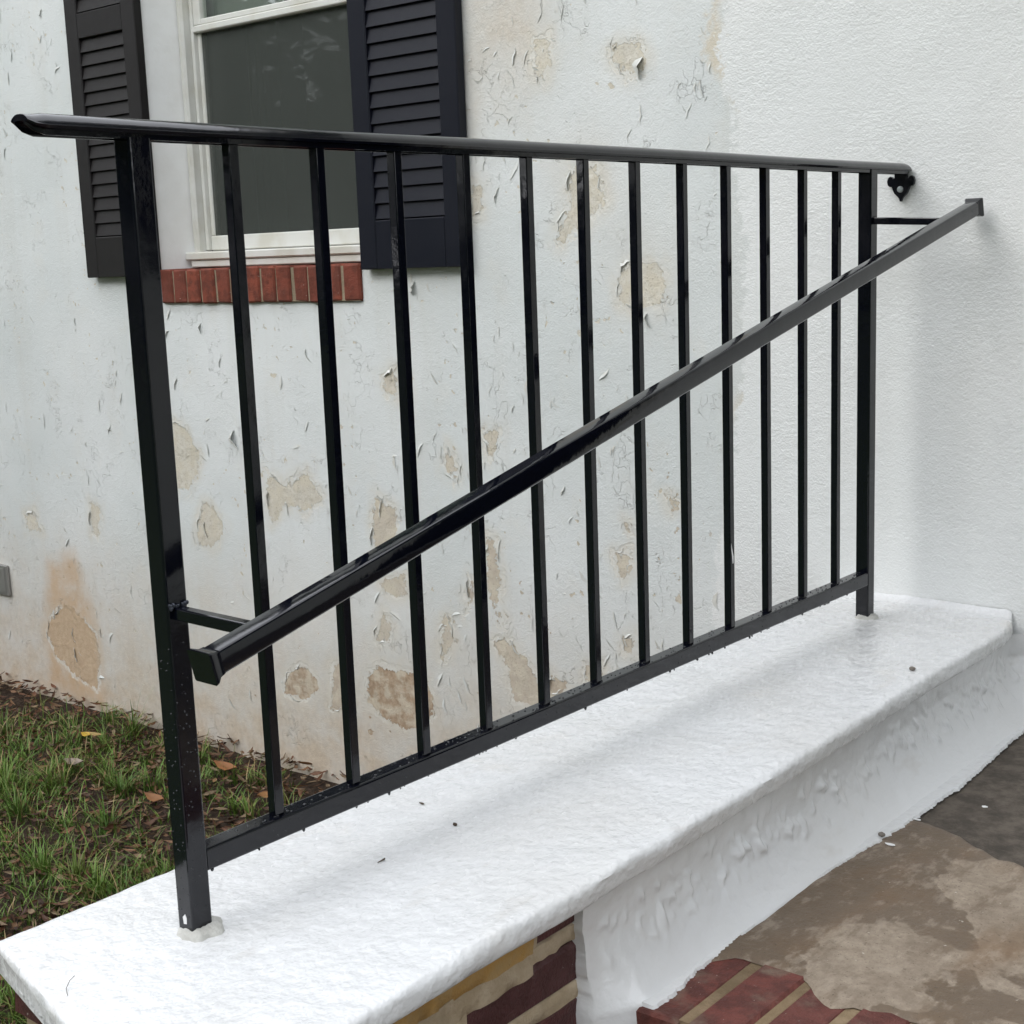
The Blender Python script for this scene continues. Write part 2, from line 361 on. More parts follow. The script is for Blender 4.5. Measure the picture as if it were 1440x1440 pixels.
# ------------------------------------------------------------------ the house: wall with its peeled places
house = empty('house', 'white painted house with peeling wall, shuttered window and brick sill', 'house', loc=(0,0,GZ))
house.location = (0,0,0)
OX0, OX1, OZ0, OZ1 = -2.395, -1.527, 0.72, 2.05          # window opening
SX0, SZ0 = OX0, 0.617                                      # brick sill band below it
ux = np.unique(np.round(np.concatenate([np.arange(-3.9,.9,.009), np.arange(.9,4.01,.1), np.arange(-7,-3.9,.1), [OX0, OX1]]), 4))
uz = np.unique(np.round(np.concatenate([np.arange(-.9,1.62,.009), np.arange(1.62,2.56,.05), [OZ0, SZ0, OZ1, 2.56]]), 4))
GX, GZm = np.meshgrid(ux, uz)
def sdf_poly(poly, X, Z):
    P = np.array(poly); n = len(P); dmin = np.full(X.shape, 1e9); ins = np.zeros(X.shape, bool)
    for i in range(n):
        a = P[i]; c_ = P[(i+1) % n]; e = c_-a; wx = X-a[0]; wz = Z-a[1]
        tt = np.clip((wx*e[0]+wz*e[1])/max(e@e,1e-9), 0, 1)
        dmin = np.minimum(dmin, np.hypot(wx-tt*e[0], wz-tt*e[1]))
        cond = ((a[1] > Z) != (c_[1] > Z)); xi = a[0]+(Z-a[1])/(e[1] if abs(e[1]) > 1e-9 else 1e-9)*e[0]
        ins ^= cond & (X < xi)
    return np.where(ins, dmin, -dmin)
# peeled places (outlines read off the photograph, laid on the wall plane) with how brown the bare render is
PEEL = [
 (.05,[(858,72),(870,60),(900,60),(909,80),(905,104),(886,110),(862,86)]),
 (.05,[(752,58),(772,50),(776,88),(762,116),(752,105)]),
 (.10,[(664,255),(682,262),(680,298),(664,304)]),
 (.05,[(804,226),(838,234),(850,285),(820,322),(786,346),(780,338),(798,282)]),
 (.02,[(866,388),(893,362),(932,370),(940,424),(902,440),(872,424)]),
 (.35,[(526,694),(544,710),(557,718),(561,744),(550,768),(524,778),(524,730)]),
 (.30,[(534,822),(570,806),(572,834),(550,838)]),
 (.30,[(540,862),(552,880),(550,906),(526,902)]),
 (.25,[(626,626),(636,640),(648,672),(640,678),(622,660)]),
 (.30,[(622,866),(634,868),(636,900),(624,932),(618,928),(624,895)]),
 (.45,[(684,754),(696,758),(704,800),(702,850),(712,884),(700,876),(690,850),(684,800)]),
 (.40,[(662,808),(670,806),(668,848),(654,866),(656,846)]),
 (.45,[(694,902),(710,898),(738,922),(758,955),(790,982),(760,1000),(722,985),(716,942)]),
 (.95,[(514,950),(530,934),(575,944),(606,958),(612,1000),(596,1026),(572,1028),(540,1010),(516,986)]),
 (.85,[(410,942),(426,934),(447,954),(449,974),(430,986),(400,976),(396,962)]),
 (.55,[(468,936),(484,930),(486,1000),(466,996)]),
 (.12,[(284,706),(300,712),(320,742),(300,772),(276,764)]),
 (.10,[(374,660),(400,682),(430,664),(458,702),(430,722),(402,712),(380,738)]),
 (.05,[(236,592),(262,600),(282,640),(268,694),(244,690)]),
 (.05,[(34,724),(48,718),(60,748),(38,748)]),
 (.10,[(126,706),(142,714),(140,760),(130,752)]),
 (.30,[(862,778),(884,772),(890,800),(872,816)]),
 (.30,[(872,730),(884,736),(888,752),(876,748)]),
 (.40,[(938,700),(956,704),(956,722),(944,716)]),
 (.20,[(676,606),(704,602),(698,646),(688,646)]),
 (.60,[(776,946),(800,960),(794,976),(770,972)]),
 (.20,[(536,528),(556,520),(560,560),(540,556)]),
 (.30,[(874,894),(892,896),(892,920),(878,918)]),
 (.35,[(822,934),(846,936),(846,960),(824,958)]),
 (.45,[(70,868),(92,850),(112,862),(134,890),(142,930),(138,972),(106,950),(78,924),(66,890)]),
 (.20,[(100,870),(122,900),(118,922),(108,916)]),
]
def wp(px): q = ray(px, 1, 0.0); return (q[0], q[2])
peel = np.full(GX.shape, -1.0); tone = np.zeros(GX.shape); POLYS = []
for tn, pl in PEEL:
    poly = [wp(q) for q in pl]; POLYS.append(poly)
    xs = [q[0] for q in poly]; zs = [q[1] for q in poly]
    sel = (GX > min(xs)-.15) & (GX < max(xs)+.15) & (GZm > min(zs)-.15) & (GZm < max(zs)+.15)
    d_ = sdf_poly(poly, GX[sel], GZm[sel]); cur = peel[sel]; tone_s = tone[sel]
    tone_s = np.where(d_ > cur, tn, tone_s); peel[sel] = np.maximum(cur, d_); tone[sel] = tone_s
peel = np.clip(peel, -.2, .2)
def blob(px, rx, rz):
    c_ = wp(px); return np.exp(-(((GX-c_[0])/rx)**2+((GZm-c_[1])/rz)**2))
stain = .95*np.clip((-.02-GZm)/.66, 0, 1)**1.2*np.clip((-.15-GX)/.8, 0, 1)
stain = stain + .55*blob((735,40),.10,.16)+.35*blob((690,20),.08,.2)+.3*blob((900,380),.1,.12)+.35*blob((820,250),.1,.1)+.3*blob((660,120),.05,.3)
stain = np.clip(stain, 0, .95)
rust = .9*sdf_poly([wp(q) for q in [(68,790),(104,776),(122,830),(138,890),(146,990),(70,964),(62,880)]], GX, GZm)
rust = np.clip((rust+.03)/.06, 0, 1)*.85 + .35*blob((30,960),.3,.05)+.4*blob((250,1040),.5,.05)
fl = [wp(q) for q in [(1030,-40),(1012,60),(1016,130),(1034,170),(1030,225),(1046,300),(1046,480),(1034,640),(1010,780),(1004,870)]]
fz = np.array([q[1] for q in fl])[::-1]; fx = np.array([q[0] for q in fl])[::-1]
fresh = np.clip(GX-np.interp(GZm, fz, fx), -.5, .5)
old = np.clip(-fresh*20, 0, 1)
hole = lambda cx, cz: (OX0 < cx < OX1 and SZ0 < cz < OZ1)
ny, nx = GX.shape
wob = .0
V = []
for j in range(ny):
    for i in range(nx):
        x, z = GX[j,i], GZm[j,i]
        on = -3.9 < x < .9 and z < 1.6
        inner = not (OX0-.02 < x < OX1+.02 and SZ0-.02 < z)
        V.append((x, (.0035*nz(x,z,0,2.2)+.0012*nz(x,z,3,9)) if on and inner else 0.0, z))
Fq = []
cxs = (ux[:-1]+ux[1:])/2; czs = (uz[:-1]+uz[1:])/2
for j in range(ny-1):
    for i in range(nx-1):
        if hole(cxs[i], czs[j]): continue
        Fq.append((j*nx+i, j*nx+i+1, (j+1)*nx+i+1, (j+1)*nx+i))
me = bpy.data.meshes.new('wall'); me.from_pydata(V, [], Fq); me.materials.append(M['wall']); me.shade_smooth()
for nm, arr in (('peel',peel),('tone',tone),('stain',stain),('rust',rust),('fresh',fresh),('old',old)):
    a_ = me.attributes.new(nm, 'FLOAT', 'POINT'); a_.data.foreach_set('value', arr.ravel().astype(np.float32))
wall = link('wall', me, house)
b = MB()                                                   # body of the house behind the outer face
b.box((-7,.25,-.9), (OX0-.3,.27,2.56)); b.box((OX1+.3,.25,-.9), (4,.27,2.56)); b.box((-7,.25,2.06),(4,.27,2.56))
b.box((OX0-.3,.25,-.9),(OX1+.3,.27,.5)); b.box((-7.02,.002,-.9),(-7,6,2.56)); b.box((4,.002,-.9),(4.02,6,2.56)); b.box((-7,5.98,-.9),(4,6,2.56))
b.build('inner_wall', M['room'], house, 0)
# lifted paint: curled lips and flakes
def flake_mesh(kind, k):
    """a strip of paint, fixed along its left edge, its right edge lifted off the wall; x right, z up, -y out"""
    rnd = random.Random(k*31+kind*7); b = MB(); n = 6; L = 1.0
    lift = (.09, .24, .5)[kind]; wd = (.20, .34, .6)[kind]
    top = []; 
    for i in range(n):
        s_ = i/(n-1); taper = math.sin(math.pi*min(1,max(0,s_*.92+.04)))**.7
        cx = .16*math.sin(s_*3.1+k)+.10*rnd.uniform(-1,1); ww = wd*taper*(1+.4*rnd.uniform(-1,1)); ll = lift*taper*(1+.3*rnd.uniform(-1,1))
        z = (s_-.5)*L+rnd.uniform(-.03,.03)
        top.append([(cx-ww,.004,z),(cx-.45*ww,-.22*ll-.012,z),(cx,-ll,z+.02*rnd.uniform(-1,1))])
    v = []; f = []
    for row in top: v += row
    o = len(v)
    for row in top: v += [(p[0]+.006, p[1]+.022, p[2]) for p in row]
    for i in range(n-1):
        for j in range(2):
            q = (i*3+j, i*3+j+1, (i+1)*3+j+1, (i+1)*3+j); f.append(q); f.append(tuple(o+t_ for t_ in q[::-1]))
        f.append((i*3+2, (i+1)*3+2, o+(i+1)*3+2, o+i*3+2))
    b.add(v, f); return b.mesh('paint_flake', M['flake'], 60)
FL = [[flake_mesh(kd, k) for k in range(6)] for kd in range(3)]
def put_flake(x, z, L, ang=0, kind=0, asp=1.0):
    if OX0-.03 < x < OX1+.03 and z > SZ0-.03: return
    s_ = L; o = link('paint_flake', random.choice(FL[kind]), wall)
    y = .0035*nz(x,z,0,2.2)+.0012*nz(x,z,3,9)
    o.matrix_local = Matrix.Translation((x, y-.0006, z)) @ Matrix.Rotation(ang, 4, 'Y') @ Matrix.Diagonal((s_*asp, s_*asp, s_, 1))
cnt = 0
for poly in POLYS:                                          # left-hand and upper lips of the peeled places
    n = len(poly); cxm = sum(q[0] for q in poly)/n; czm = sum(q[1] for q in poly)/n
    for i in range(n):
        a = np.array(poly[i]); c_ = np.array(poly[(i+1) % n]); mid = (a+c_)/2; Ls = np.hypot(*(c_-a))
        if mid[0] < cxm+.002 or mid[1] > czm+.4*Ls:
            if random.random() < .6:
                ang = math.atan2((c_-a)[0], (c_-a)[1]); ang = (ang+math.pi/2) % math.pi - math.pi/2
                if mid[0] < cxm or abs(ang) < .9:
                    put_flake(mid[0], mid[1], min(.05, Ls*random.uniform(.4,.8)), ang*.8, random.choice((0,0,1)), .7); cnt += 1
for px, L, an, kd, asp in [((333,618),.055,-.2,2,.9),((902,96),.045,.3,2,.8),((583,405),.035,.2,2,.9),((913,450),.03,0,2,.9),
        ((282,462),.03,.1,2,.6),((235,470),.03,.9,1,.7),((248,540),.04,.3,1,.6),((124,672),.05,0,0,.5),((310,510),.03,.2,1,.6),
        ((434,500),.04,-.3,1,.7),((290,745),.05,0,1,.5),((318,838),.02,.2,0,.7),((186,832),.05,0,0,.5),((142,890),.03,.2,1,.7),
        ((66,893),.04,-.1,0,.6),((107,920),.05,-.5,1,.7),((815,905),.04,-.3,0,.5),((555,905),.02,0,0,.7),((535,715),.05,0,1,.4),
        ((622,640),.045,-.2,0,.6),((418,870),.05,-.7,0,.5),((346,835),.05,-.8,0,.5),((560,660),.03,0,0,.6),((735,560),.03,0,0,.6),
        ((845,785),.02,.2,0,.6),((932,775),.02,0,0,.6),((722,575),.02,.3,1,.7),((690,550),.03,.2,0,.6),((640,490),.03,-.5,0,.6),
        ((58,20),.03,.1,1,.7),((16,75),.03,.3,0,.6),((10,575),.05,-.2,0,.5),((62,592),.05,.1,0,.5),((760,20),.04,.5,0,.5),((790,12),.05,.2,0,.5),
        ((720,110),.05,-.3,0,.5),((700,275),.04,.3,1,.5),((860,60),.03,.2,0,.5),((955,120),.02,.4,0,.6),((900,160),.04,.1,0,.5),((885,190),.03,.3,0,.6)]:
    q = wp(px); put_flake(q[0], q[1], L, an, kd, asp); cnt += 1
rnd = random.Random(5)
while cnt < 170:                                            # the many small ones
    px = (rnd.uniform(0,1000), rnd.uniform(0,1040)); q = wp(px)
    if q[0] > -.42 or q[1] < -.7 or (-2.85 < q[0] < -2.43 and q[1] > .68) or (-1.56 < q[0] < -1.13 and q[1] > .68): continue
    if nz(q[0],q[1],8,2.6) < rnd.uniform(-.35,.3): continue
    put_flake(q[0], q[1], rnd.uniform(.008,.030), rnd.gauss(0,.4), 0 if rnd.random() < .85 else 1, rnd.uniform(.35,.8)); cnt += 1

vv = []; ff = []
def tinyflake(x, z, L, an):
    y = .0035*nz(x,z,0,2.2)+.0012*nz(x,z,3,9)-.0004; o = len(vv); ca, sa = math.cos(an), math.sin(an); n_ = 5; bend = rnd.uniform(-.5,.5); wd = L*rnd.uniform(.12,.3); lf = L*rnd.uniform(.025,.10)+.0003
    for i in range(n_):
        s_ = i/(n_-1)-.5; tp = max(.02, 1-(2*s_)**2); cx = bend*L*(s_*s_-.1)+rnd.uniform(-.04,.04)*L
        for u, h_ in ((-wd*tp,0),(-wd*tp*.4,lf*tp*.35),(0,lf*tp)): px_ = cx+u; pz_ = s_*L; vv.append((x+px_*ca+pz_*sa, y-h_, z-px_*sa+pz_*ca))
    for i in range(n_-1):
        for j in range(2): ff.append((o+i*3+j, o+i*3+j+1, o+(i+1)*3+j+1, o+(i+1)*3+j))
k = 0
while k < 800:
    px = (rnd.uniform(-10,1010), rnd.uniform(-10,1080)); q = wp(px)
    if q[0] > -.40 or q[1] < -.75 or (-2.85 < q[0] < -1.13 and q[1] > .60 and not (q[1] < .69 and (q[0] > -1.5))): continue
    if nz(q[0],q[1],8,2.6)+.7*nz(q[0],q[1],2,9) < rnd.uniform(.0,.5): continue
    tinyflake(q[0], q[1], rnd.choice((.005,.006,.007,.009,.012,.018,.034))*rnd.uniform(.6,1.5), rnd.gauss(0,.55) if rnd.random() < .75 else rnd.uniform(-1.5,1.5)); k += 1
me = bpy.data.meshes.new('small_paint_flakes'); me.from_pydata(vv, [], ff); me.materials.append(M['flake']); me.shade_smooth()
o = link('small_paint_flakes', me, wall); o['kind'] = 'stuff'
# window in its recess
WY = .125
b = MB(); SPL = .043
b.add([(OX0,.0005,OZ0-.002),(OX0+SPL,.105,OZ0-.002),(OX0+SPL,.105,OZ1),(OX0,.0005,OZ1)], [(0,1,2,3)]); b.add([(OX1,.0005,OZ0-.002),(OX1-SPL,.105,OZ0-.002),(OX1-SPL,.105,OZ1),(OX1,.0005,OZ1)], [(3,2,1,0)])
b.box((OX0,.001,OZ1), (OX1,WY+.06,OZ1+.004)); b.box((OX0-.004,.106,OZ0),(OX0+SPL-.001,.11,OZ1)); b.box((OX1-SPL+.001,.106,OZ0),(OX1+.004,.11,OZ1))
b.build('reveal', M['reveal'], house, 0)
win = MB(); fx0, fx1 = OX0+SPL+.001, OX1-SPL-.001
win.bbox((fx0,WY-.035,.748),(fx0+.026,WY+.02,OZ1-.002),.006); win.bbox((fx0+.0265,WY-.008,.770),(fx0+.040,WY+.04,OZ1-.04),.003)
win.bbox((fx1-.026,WY-.035,.748),(fx1,WY+.02,OZ1-.002),.006); win.bbox((fx1-.040,WY-.008,.770),(fx1-.0265,WY+.04,OZ1-.04),.003)
win.bbox((fx0+.026,WY-.035,OZ1-.04),(fx1-.026,WY+.02,OZ1-.002),.006)
window = win.build('window', M['trim'], house)
def wpart(name, a, c_, m=M['trim'], r=.003): b = MB(); b.bbox(a, c_, r); return b.build(name, m, window)
wpart('sill_nose', (fx0-.008,WY-.062,.742), (fx1+.008,WY+.03,.7665), r=.004)
wpart('sill_trim', (fx0+.01,WY-.055,.7205), (fx1-.01,WY+.03,.7415))
sx0, sx1 = fx0+.042, fx1-.042
wpart('bottom_rail', (sx0-.002,WY+.004,.769), (sx1+.002,WY+.034,.813))
wpart('sash_stile', (sx0-.002,WY+.006,.8135), (sx0+.014,WY+.032,1.404)); wpart('sash_stile', (sx1-.014,WY+.006,.8135), (sx1+.002,WY+.032,1.404))
wpart('meeting_rail', (sx0-.002,WY-.008,1.4045), (sx1+.002,WY+.030,1.424))
wpart('sash_stile', (sx0-.002,WY-.004,1.4245), (sx0+.03,WY+.026,2.0)); wpart('sash_stile', (sx1-.03,WY-.004,1.4245), (sx1+.002,WY+.026,2.0))
wpart('sash_rail', (sx0+.03,WY-.002,1.4245), (sx1-.03,WY+.024,1.442))
b = MB(); b.box((sx0+.012,WY+.020,.81),(sx1-.012,WY+.024,1.406)); b.build('glass_pane', M['glass'], window, 0)
b = MB(); b.box((sx0+.028,WY+.010,1.44),(sx1-.028,WY+.014,1.99)); b.build('glass_pane', M['glass'], window, 0)
# fine woven insect screen: real see-through cloth in the shader (threads far below a pixel)
ms = M['screen']; _t = NT(ms); _tr = _t.new('ShaderNodeBsdfTransparent'); _mx = _t.new('ShaderNodeMixShader'); _mx.inputs[0].default_value = .42
_t.l.new(_tr.outputs[0], _mx.inputs[1]); _t.l.new(_t.b.outputs[0], _mx.inputs[2]); _t.l.new(_mx.outputs[0], _t.n['Material Output'].inputs[0])
b = MB(); b.box((sx0+.0145,WY+.0110,.8125),(sx1-.0145,WY+.0115,1.405)); b.build('insect_screen', ms, window, 0)
b = MB()
for k in range(24):
    x = sx0+.02+k*.006; y = .30+.012*math.sin(k*1.3); x2 = x+.006; y2 = .30+.012*math.sin((k+1)*1.3)
    b.add([(x,y,.78),(x2,y2,.78),(x2,y2,2.0),(x,y,2.0)], [(0,1,2,3)])
b.build('curtain', M['curtain'], window, 60)
b = MB(); b.box((sx0+.003,.172,1.425),(sx1-.003,.174,2.03)); b.build('pane_lightener', M['curtain'], window, 0)  # made-up pale sheet, added close behind the upper pane to lighten it
b = MB(); b.box((OX0-.3,.9,.5),(OX1+.6,.92,2.3)); b.box((OX0-.32,.28,.5),(OX0-.30,.92,2.3)); b.box((OX1+.6,.28,.5),(OX1+.62,.92,2.3)); b.box((OX0-.3,.28,.48),(OX1+.6,.92,.5)); b.box((OX0-.3,.28,2.3),(OX1+.6,.92,2.32))
b.build('room', M['room'], house, 0)

# brick sill: thirteen bricks on edge, each its own object
b = MB(); b.box((OX0+.003,-.0085,SZ0+.002),(OX1-.003,WY+.05,OZ0-.008)); sill = b.build('window_sill', M['mortar'], house, 0); sill.data.materials[0] = mortar_material('sill_mortar', (.24,.19,.13), (.33,.27,.19))
pit = (OX1-OX0)/13
for k in range(13):
    b = MB(); x0 = OX0+k*pit+(.0042 if k else .0); x1 = OX0+(k+1)*pit-(.0035 if k < 12 else 0)
    jx = random.uniform(-.0015,.0015); b.bbox((x0+jx, -.014+random.uniform(-.002,.003), SZ0+random.uniform(-.002,.002)), (x1+jx, WY+.01, OZ0-.001+random.uniform(-.003,.0)), .005, 0, .0012)
    b.build('brick', M['brick_sill'], sill)

# shutters
def shutter(x0, x1, m):
    zb, zt = .700, 2.10; y0, y1 = -.034, -.004; st = .063
    b = MB(); b.bbox((x0,y0,zb),(x0+st,y1,zt),.003); b.bbox((x1-st,y0,zb),(x1,y1,zt),.003)
    for a, c_ in ((zb,.824),(1.418,1.492),(2.02,zt)): b.bbox((x0+st,y0+.0006,a+.0004),(x1-st,y1,c_-.0004),.002)
    b.box((x0+st,y1-.004,.824),(x1-st,y1-.001,2.02))
    o = b.build('shutter', m, house)
    def run(a, c_, n):
        p_ = (c_-a)/n
        for k in range(n):
            z = a+(k+.5)*p_; s_ = MB()
            # louvre leaning outwards at its lower edge
            q = [(-.0305,z-p_*.46),(-.0265,z-p_*.50),(-.016,z+p_*.52),(-.0215,z+p_*.50)]
            L = x1-x0-2*st; s_.add([(x0+st+.0005, y, zz) for y, zz in q]+[(x1-st-.0005, y, zz) for y, zz in q], [(0,1,2,3),(7,6,5,4),(0,4,5,1),(1,5,6,2),(2,6,7,3),(3,7,4,0)])
            s_.build('slat', m, o, 0)
    run(.826, 1.416, 15); run(1.494, 2.018, 13)
    return o
def xs(px, y): return ray(px, 1, y)[0]
shutter(xs((88,0),-.034), xs((186,0),-.034)+.0, M['shutter_l'])['label'] = 'weathered black louvred shutter beside the reveal'
shutter(xs((505,376),-.034)+.004, xs((638,0),-.034), M['shutter'])['label'] = 'black louvred shutter beside the peeling wall'

# eave and roof above the picture
b = MB(); b.bbox((-7.3,-.12,2.56),(4.3,.27,2.59),.003); roof = b.build('roof', M['soffit'], house, 0)
b = MB(); b.bbox((-7.3,-.15,2.53),(4.3,-.1205,2.65),.004); b.build('fascia', M['trim'], roof)
b = MB(); b.add([(-7.35,-.17,2.65),(4.35,-.17,2.65),(4.35,3,3.9),(-7.35,3,3.9),(4.35,6.3,2.67),(-7.35,6.3,2.67)], [(0,1,2,3),(3,2,4,5),(0,3,5),(1,4,2),(0,5,4,1)]); b.build('shingles', M['roof'], roof, 0)

b = MB(); b.bbox((.55,-1.55,2.34),(3.3,-.002,2.37),.003); porch = b.build('porch_ceiling', M['soffit'], house, 0)
b = MB(); b.bbox((.52,-1.60,2.30),(3.33,-1.5505,2.52),.004); b.bbox((.52,-1.55,2.30),(.5495,-.26,2.52),.004); b.build('fascia', M['trim'], porch)
b = MB(); b.add([(.49,-1.63,2.52),(3.36,-1.63,2.52),(3.36,-.28,2.80),(.49,-.28,2.80),(.49,-.28,2.52),(3.36,-.28,2.52)], [(0,1,2,3),(0,3,4),(1,5,2),(0,4,5,1)]); b.build('shingles', M['roof'], porch, 0)
b = MB(); b.bbox((3.05,-1.50,GZ),(3.17,-1.38,2.3395),.006); b.build('porch_column', M['trim'], porch)
b = MB()
for a, c_ in (((.98,-.030,-.172),(1.06,-.002,2.02)),((1.90,-.030,-.172),(1.98,-.002,2.02)),((.98,-.031,2.0205),(1.98,-.002,2.12))): b.bbox(a, c_, .004)
door = b.build('door', M['trim'], house)
b = MB(); b.bbox((1.063,-.022,-.150),(1.897,-.003,2.015),.003); b.build('door_leaf', M['shutter'], door)
for x0 in (1.12, 1.50):
    for z0, z1 in ((.0,.75),(.90,1.85)): b = MB(); b.bbox((x0,-.030,z0),(x0+.34,-.0225,z1),.006); b.build('panel', M['shutter'], door)
b = MB(); b.tube([(1.13,-.023,.83),(1.13,-.06,.83)], .012, 12); b.tube([(1.13,-.06,.83),(1.13,-.085,.83)], .027, 14); b.build('handle', M['galv'], door)
b = MB(); b.bbox((.98,-.09,-.185),(1.98,-.0315,-.155),.005); b.build('threshold', M['grey_metal'], door)
b = MB()
for a, c_ in (((2.45,-.025,.72),(2.50,-.002,2.05)),((3.30,-.025,.72),(3.35,-.002,2.05)),((2.5005,-.025,2.0),(3.2995,-.002,2.05)),((2.5005,-.025,.72),(3.2995,-.002,.77)),((2.5005,-.022,1.38),(3.2995,-.002,1.42))): b.bbox(a, c_, .003)
w2 = b.build('window', M['trim'], house)
for z0, z1 in ((.7705,1.3795),(1.4205,1.9995)): b = MB(); b.box((2.5005,-.010,z0),(3.2995,-.006,z1)); b.build('glass_pane', M['dark_glass'], w2, 0)
shutter(2.08, 2.44, M['shutter'])['label'] = 'black louvred shutter beside the porch window'; shutter(3.36, 3.72, M['shutter'])['label'] = 'black louvred shutter at the far side of the porch window'
# small grey metal box on the wall
q0 = ray((-8,797),1,0); q1 = ray((20,838),1,0)
b = MB(); b.bbox((q0[0]-.03,-.016,q1[2]),(q1[0]-.012,-.002,q0[2]+.018),.003); ub = b.build('metal_box', M['grey_metal'])
tag(ub, 'small dull grey metal box fixed low on the peeling wall', 'metal box')
b = MB(); b.bbox((q0[0]-.02,-.0185,q1[2]+.012),(q1[0]-.022,-.0165,q0[2]+.006),.0008); b.build('cover', M['grey_metal'], ub)

# ------------------------------------------------------------------ cheek wall: brick pier, painted face, white cap slab
cheek = empty('cheek_wall', 'low brick cheek wall beside the steps with a thick white painted cap slab', 'wall')
SX0_, SX1_ = -.160, .283; TH = .034
b = MB(); b.box((-.128,-1.925,GZ-.05),(.242,-1.36,-.0335)); b.box((-.127,-1.3595,GZ-.05),(.190,-.003,-.0335)); core = b.build('mortar_core', M['mortar'], cheek, 0)
# cap slab: rounded, hand-trowelled
yf = lambda x: -1.973-.22*x
prof = [(-.165+.004,-TH),(-.165,-TH+.006),(-.165,-.012),(-.162,-.004),(-.154,0)]
prof += [(x, 0.0) for x in np.linspace(-.146,.264,36)]
prof += [(.272,0),(.2765,-.0008),(.2805,-.0028),(.2830,-.0060),(.2840,-.0100),(.2842,-.017),(.2838,-.024),(.2822,-.0285),(.2790,-.0310),(.2740,-.0322),(.20,-.0322)]
nS = 330; V = []; F_ = []; npf = len(prof)
def slabz(x, y): return .0022*nz(x,y,0,6)+.0016*nz(x,y,5,17)+.0008*nz(x,y,9,38)
for j in range(nS+1):
    s_ = j/nS
    for k, (x, z) in enumerate(prof):
        y1_ = yf(x); s2 = (j/6*.0042 if j < 6 else .0042+(1-.0042)*(j-6)/(nS-6)); y = y1_*(1-s2)+(-.0005)*s2
        edge = min(1, max(0, (y-y1_)/.007)); dz = -.006*(1-math.sqrt(max(0,1-(1-edge)**2)))*(1 if z > -.02 else .0)
        fil = .012*max(0, 1-(-y)/.02)**2*(1 if z > -.012 else 0)
        tap = 1-(.018*min(1,max(0,(y+1.2)/.8))+.034*math.exp(y/.06))/.449; xx = -.165+(x+.165)*tap + (.0026*nz(0,y,k*.05,7)+.0012*nz(1,y,k*.1,26)+.0008*nz(2,y,k*.2,60))*(1 if k > 38 or k < 4 else .2)
        yy = y - (.004*nz(x,3,z,14)+.002*nz(x,7,z,45) if j < 2 else 0)
        V.append((xx, yy, z+dz+fil+slabz(x,y)*(1 if z > -.03 else .5)))
for j in range(nS):
    for k in range(npf): 
        k2 = (k+1) % npf; F_.append((j*npf+k, j*npf+k2, (j+1)*npf+k2, (j+1)*npf+k))
fc = []                                                     # front end of the slab, a strip with a lip of its own
F_.append(tuple(range(npf)))
b = MB(); b.add(V, F_); b.build('cap_slab', M['slab'], cheek, 50)
# pier bricks
def brick(a, c_, m=M['brick_pier'], r=.005, parent=cheek, j=.0015):
    b = MB(); b.bbox(a, c_, r, 0, j); return b.build('brick', m, parent)
XF = .250
def sidebrick(y0, y1, z0, z1): brick((.14, y0, z0), (XF+random.uniform(-.002,.002), y1, z1))
sidebrick(-1.492,-1.39,-.067,-.0335); sidebrick(-1.93,-1.745,-.067,-.0335)
sidebrick(-1.616,-1.394,-.144,-.092); sidebrick(-1.82,-1.636,-.144,-.092); sidebrick(-1.93,-1.838,-.142,-.087)
z = -.162; row = 0
while z-.058 > GZ-.02:
    off = (-1.93,-1.825)[row % 2]; ys = [-1.93, -1.720, -1.509, -1.393] if row % 2 == 0 else [-1.93,-1.82,-1.606,-1.393]
    for y0, y1 in zip(ys[:-1], ys[1:]): sidebrick(y0, y1-.017, z-.058, z)
    z -= .078; row += 1
z = -.0355; row = 0
while z-.058 > GZ-.02:
    h = .0405 if row == 0 else .058; z0 = z-h
    xsb = [-.134,.085,.236] if row % 2 else [-.134,.012,.236]
    for x0, x1 in zip(xsb[:-1], xsb[1:]): brick((x0, -1.936, z0), (x1-.017, -1.85, z))
    ysb = np.arange(-1.83,-.02,.218)
    for y0 in ysb: brick((-.136, y0+(row%2)*.1, z0), (-.06, min(-.01, y0+(row%2)*.1+.2), z))
    z = z0-.020 if row else -.096; row += 1
# mortar smears standing proud of the joints
b = MB()
def smear(y0, y1, z0, z1, x, m=0):
    n = 26; V = []; top = []
    for i in range(n+1):
        y = y0+(y1-y0)*i/n; e = min(i, n-i)/n; tp = min(1, e*14)
        V += [(x-.012, y, z0-.002), (x-.001+.003*nz(y,z0,1,30), y, z0+.0035*nz(y,1,z0,22)+.0022*nz(y,4,z0,80)+.002), (x+.0022*nz(y,z1,2,40), y, (z0+z1)/2), (x-.001+.003*nz(y,z1,3,30), y, z1+.0035*nz(y,2,z1,22)+.0022*nz(y,5,z1,80)-.002), (x-.012, y, z1+.002)]
    f = [(i*5+k, i*5+k+1, (i+1)*5+k+1, (i+1)*5+k) for i in range(n) for k in range(4)]
    b.add(V, f, m)
smear(-1.735,-1.50,-.072,-.033,XF+.003,1); smear(-1.745,-1.500,-.100,-.066,XF+.002,0); smear(-1.52,-1.39,-.089,-.065,XF+.001,0); smear(-1.93,-1.73,-.089,-.065,XF,0)
smear(-1.93,-1.39,-.164,-.140,XF+.0005,0); smear(-1.636,-1.615,-.145,-.085,XF,0); smear(-1.755,-1.732,-.089,-.036,XF,0); smear(-1.51,-1.490,-.070,-.034,XF,0)
b.build('mortar_smear', [M['mortar'], M['mortar_y']], cheek, 60)
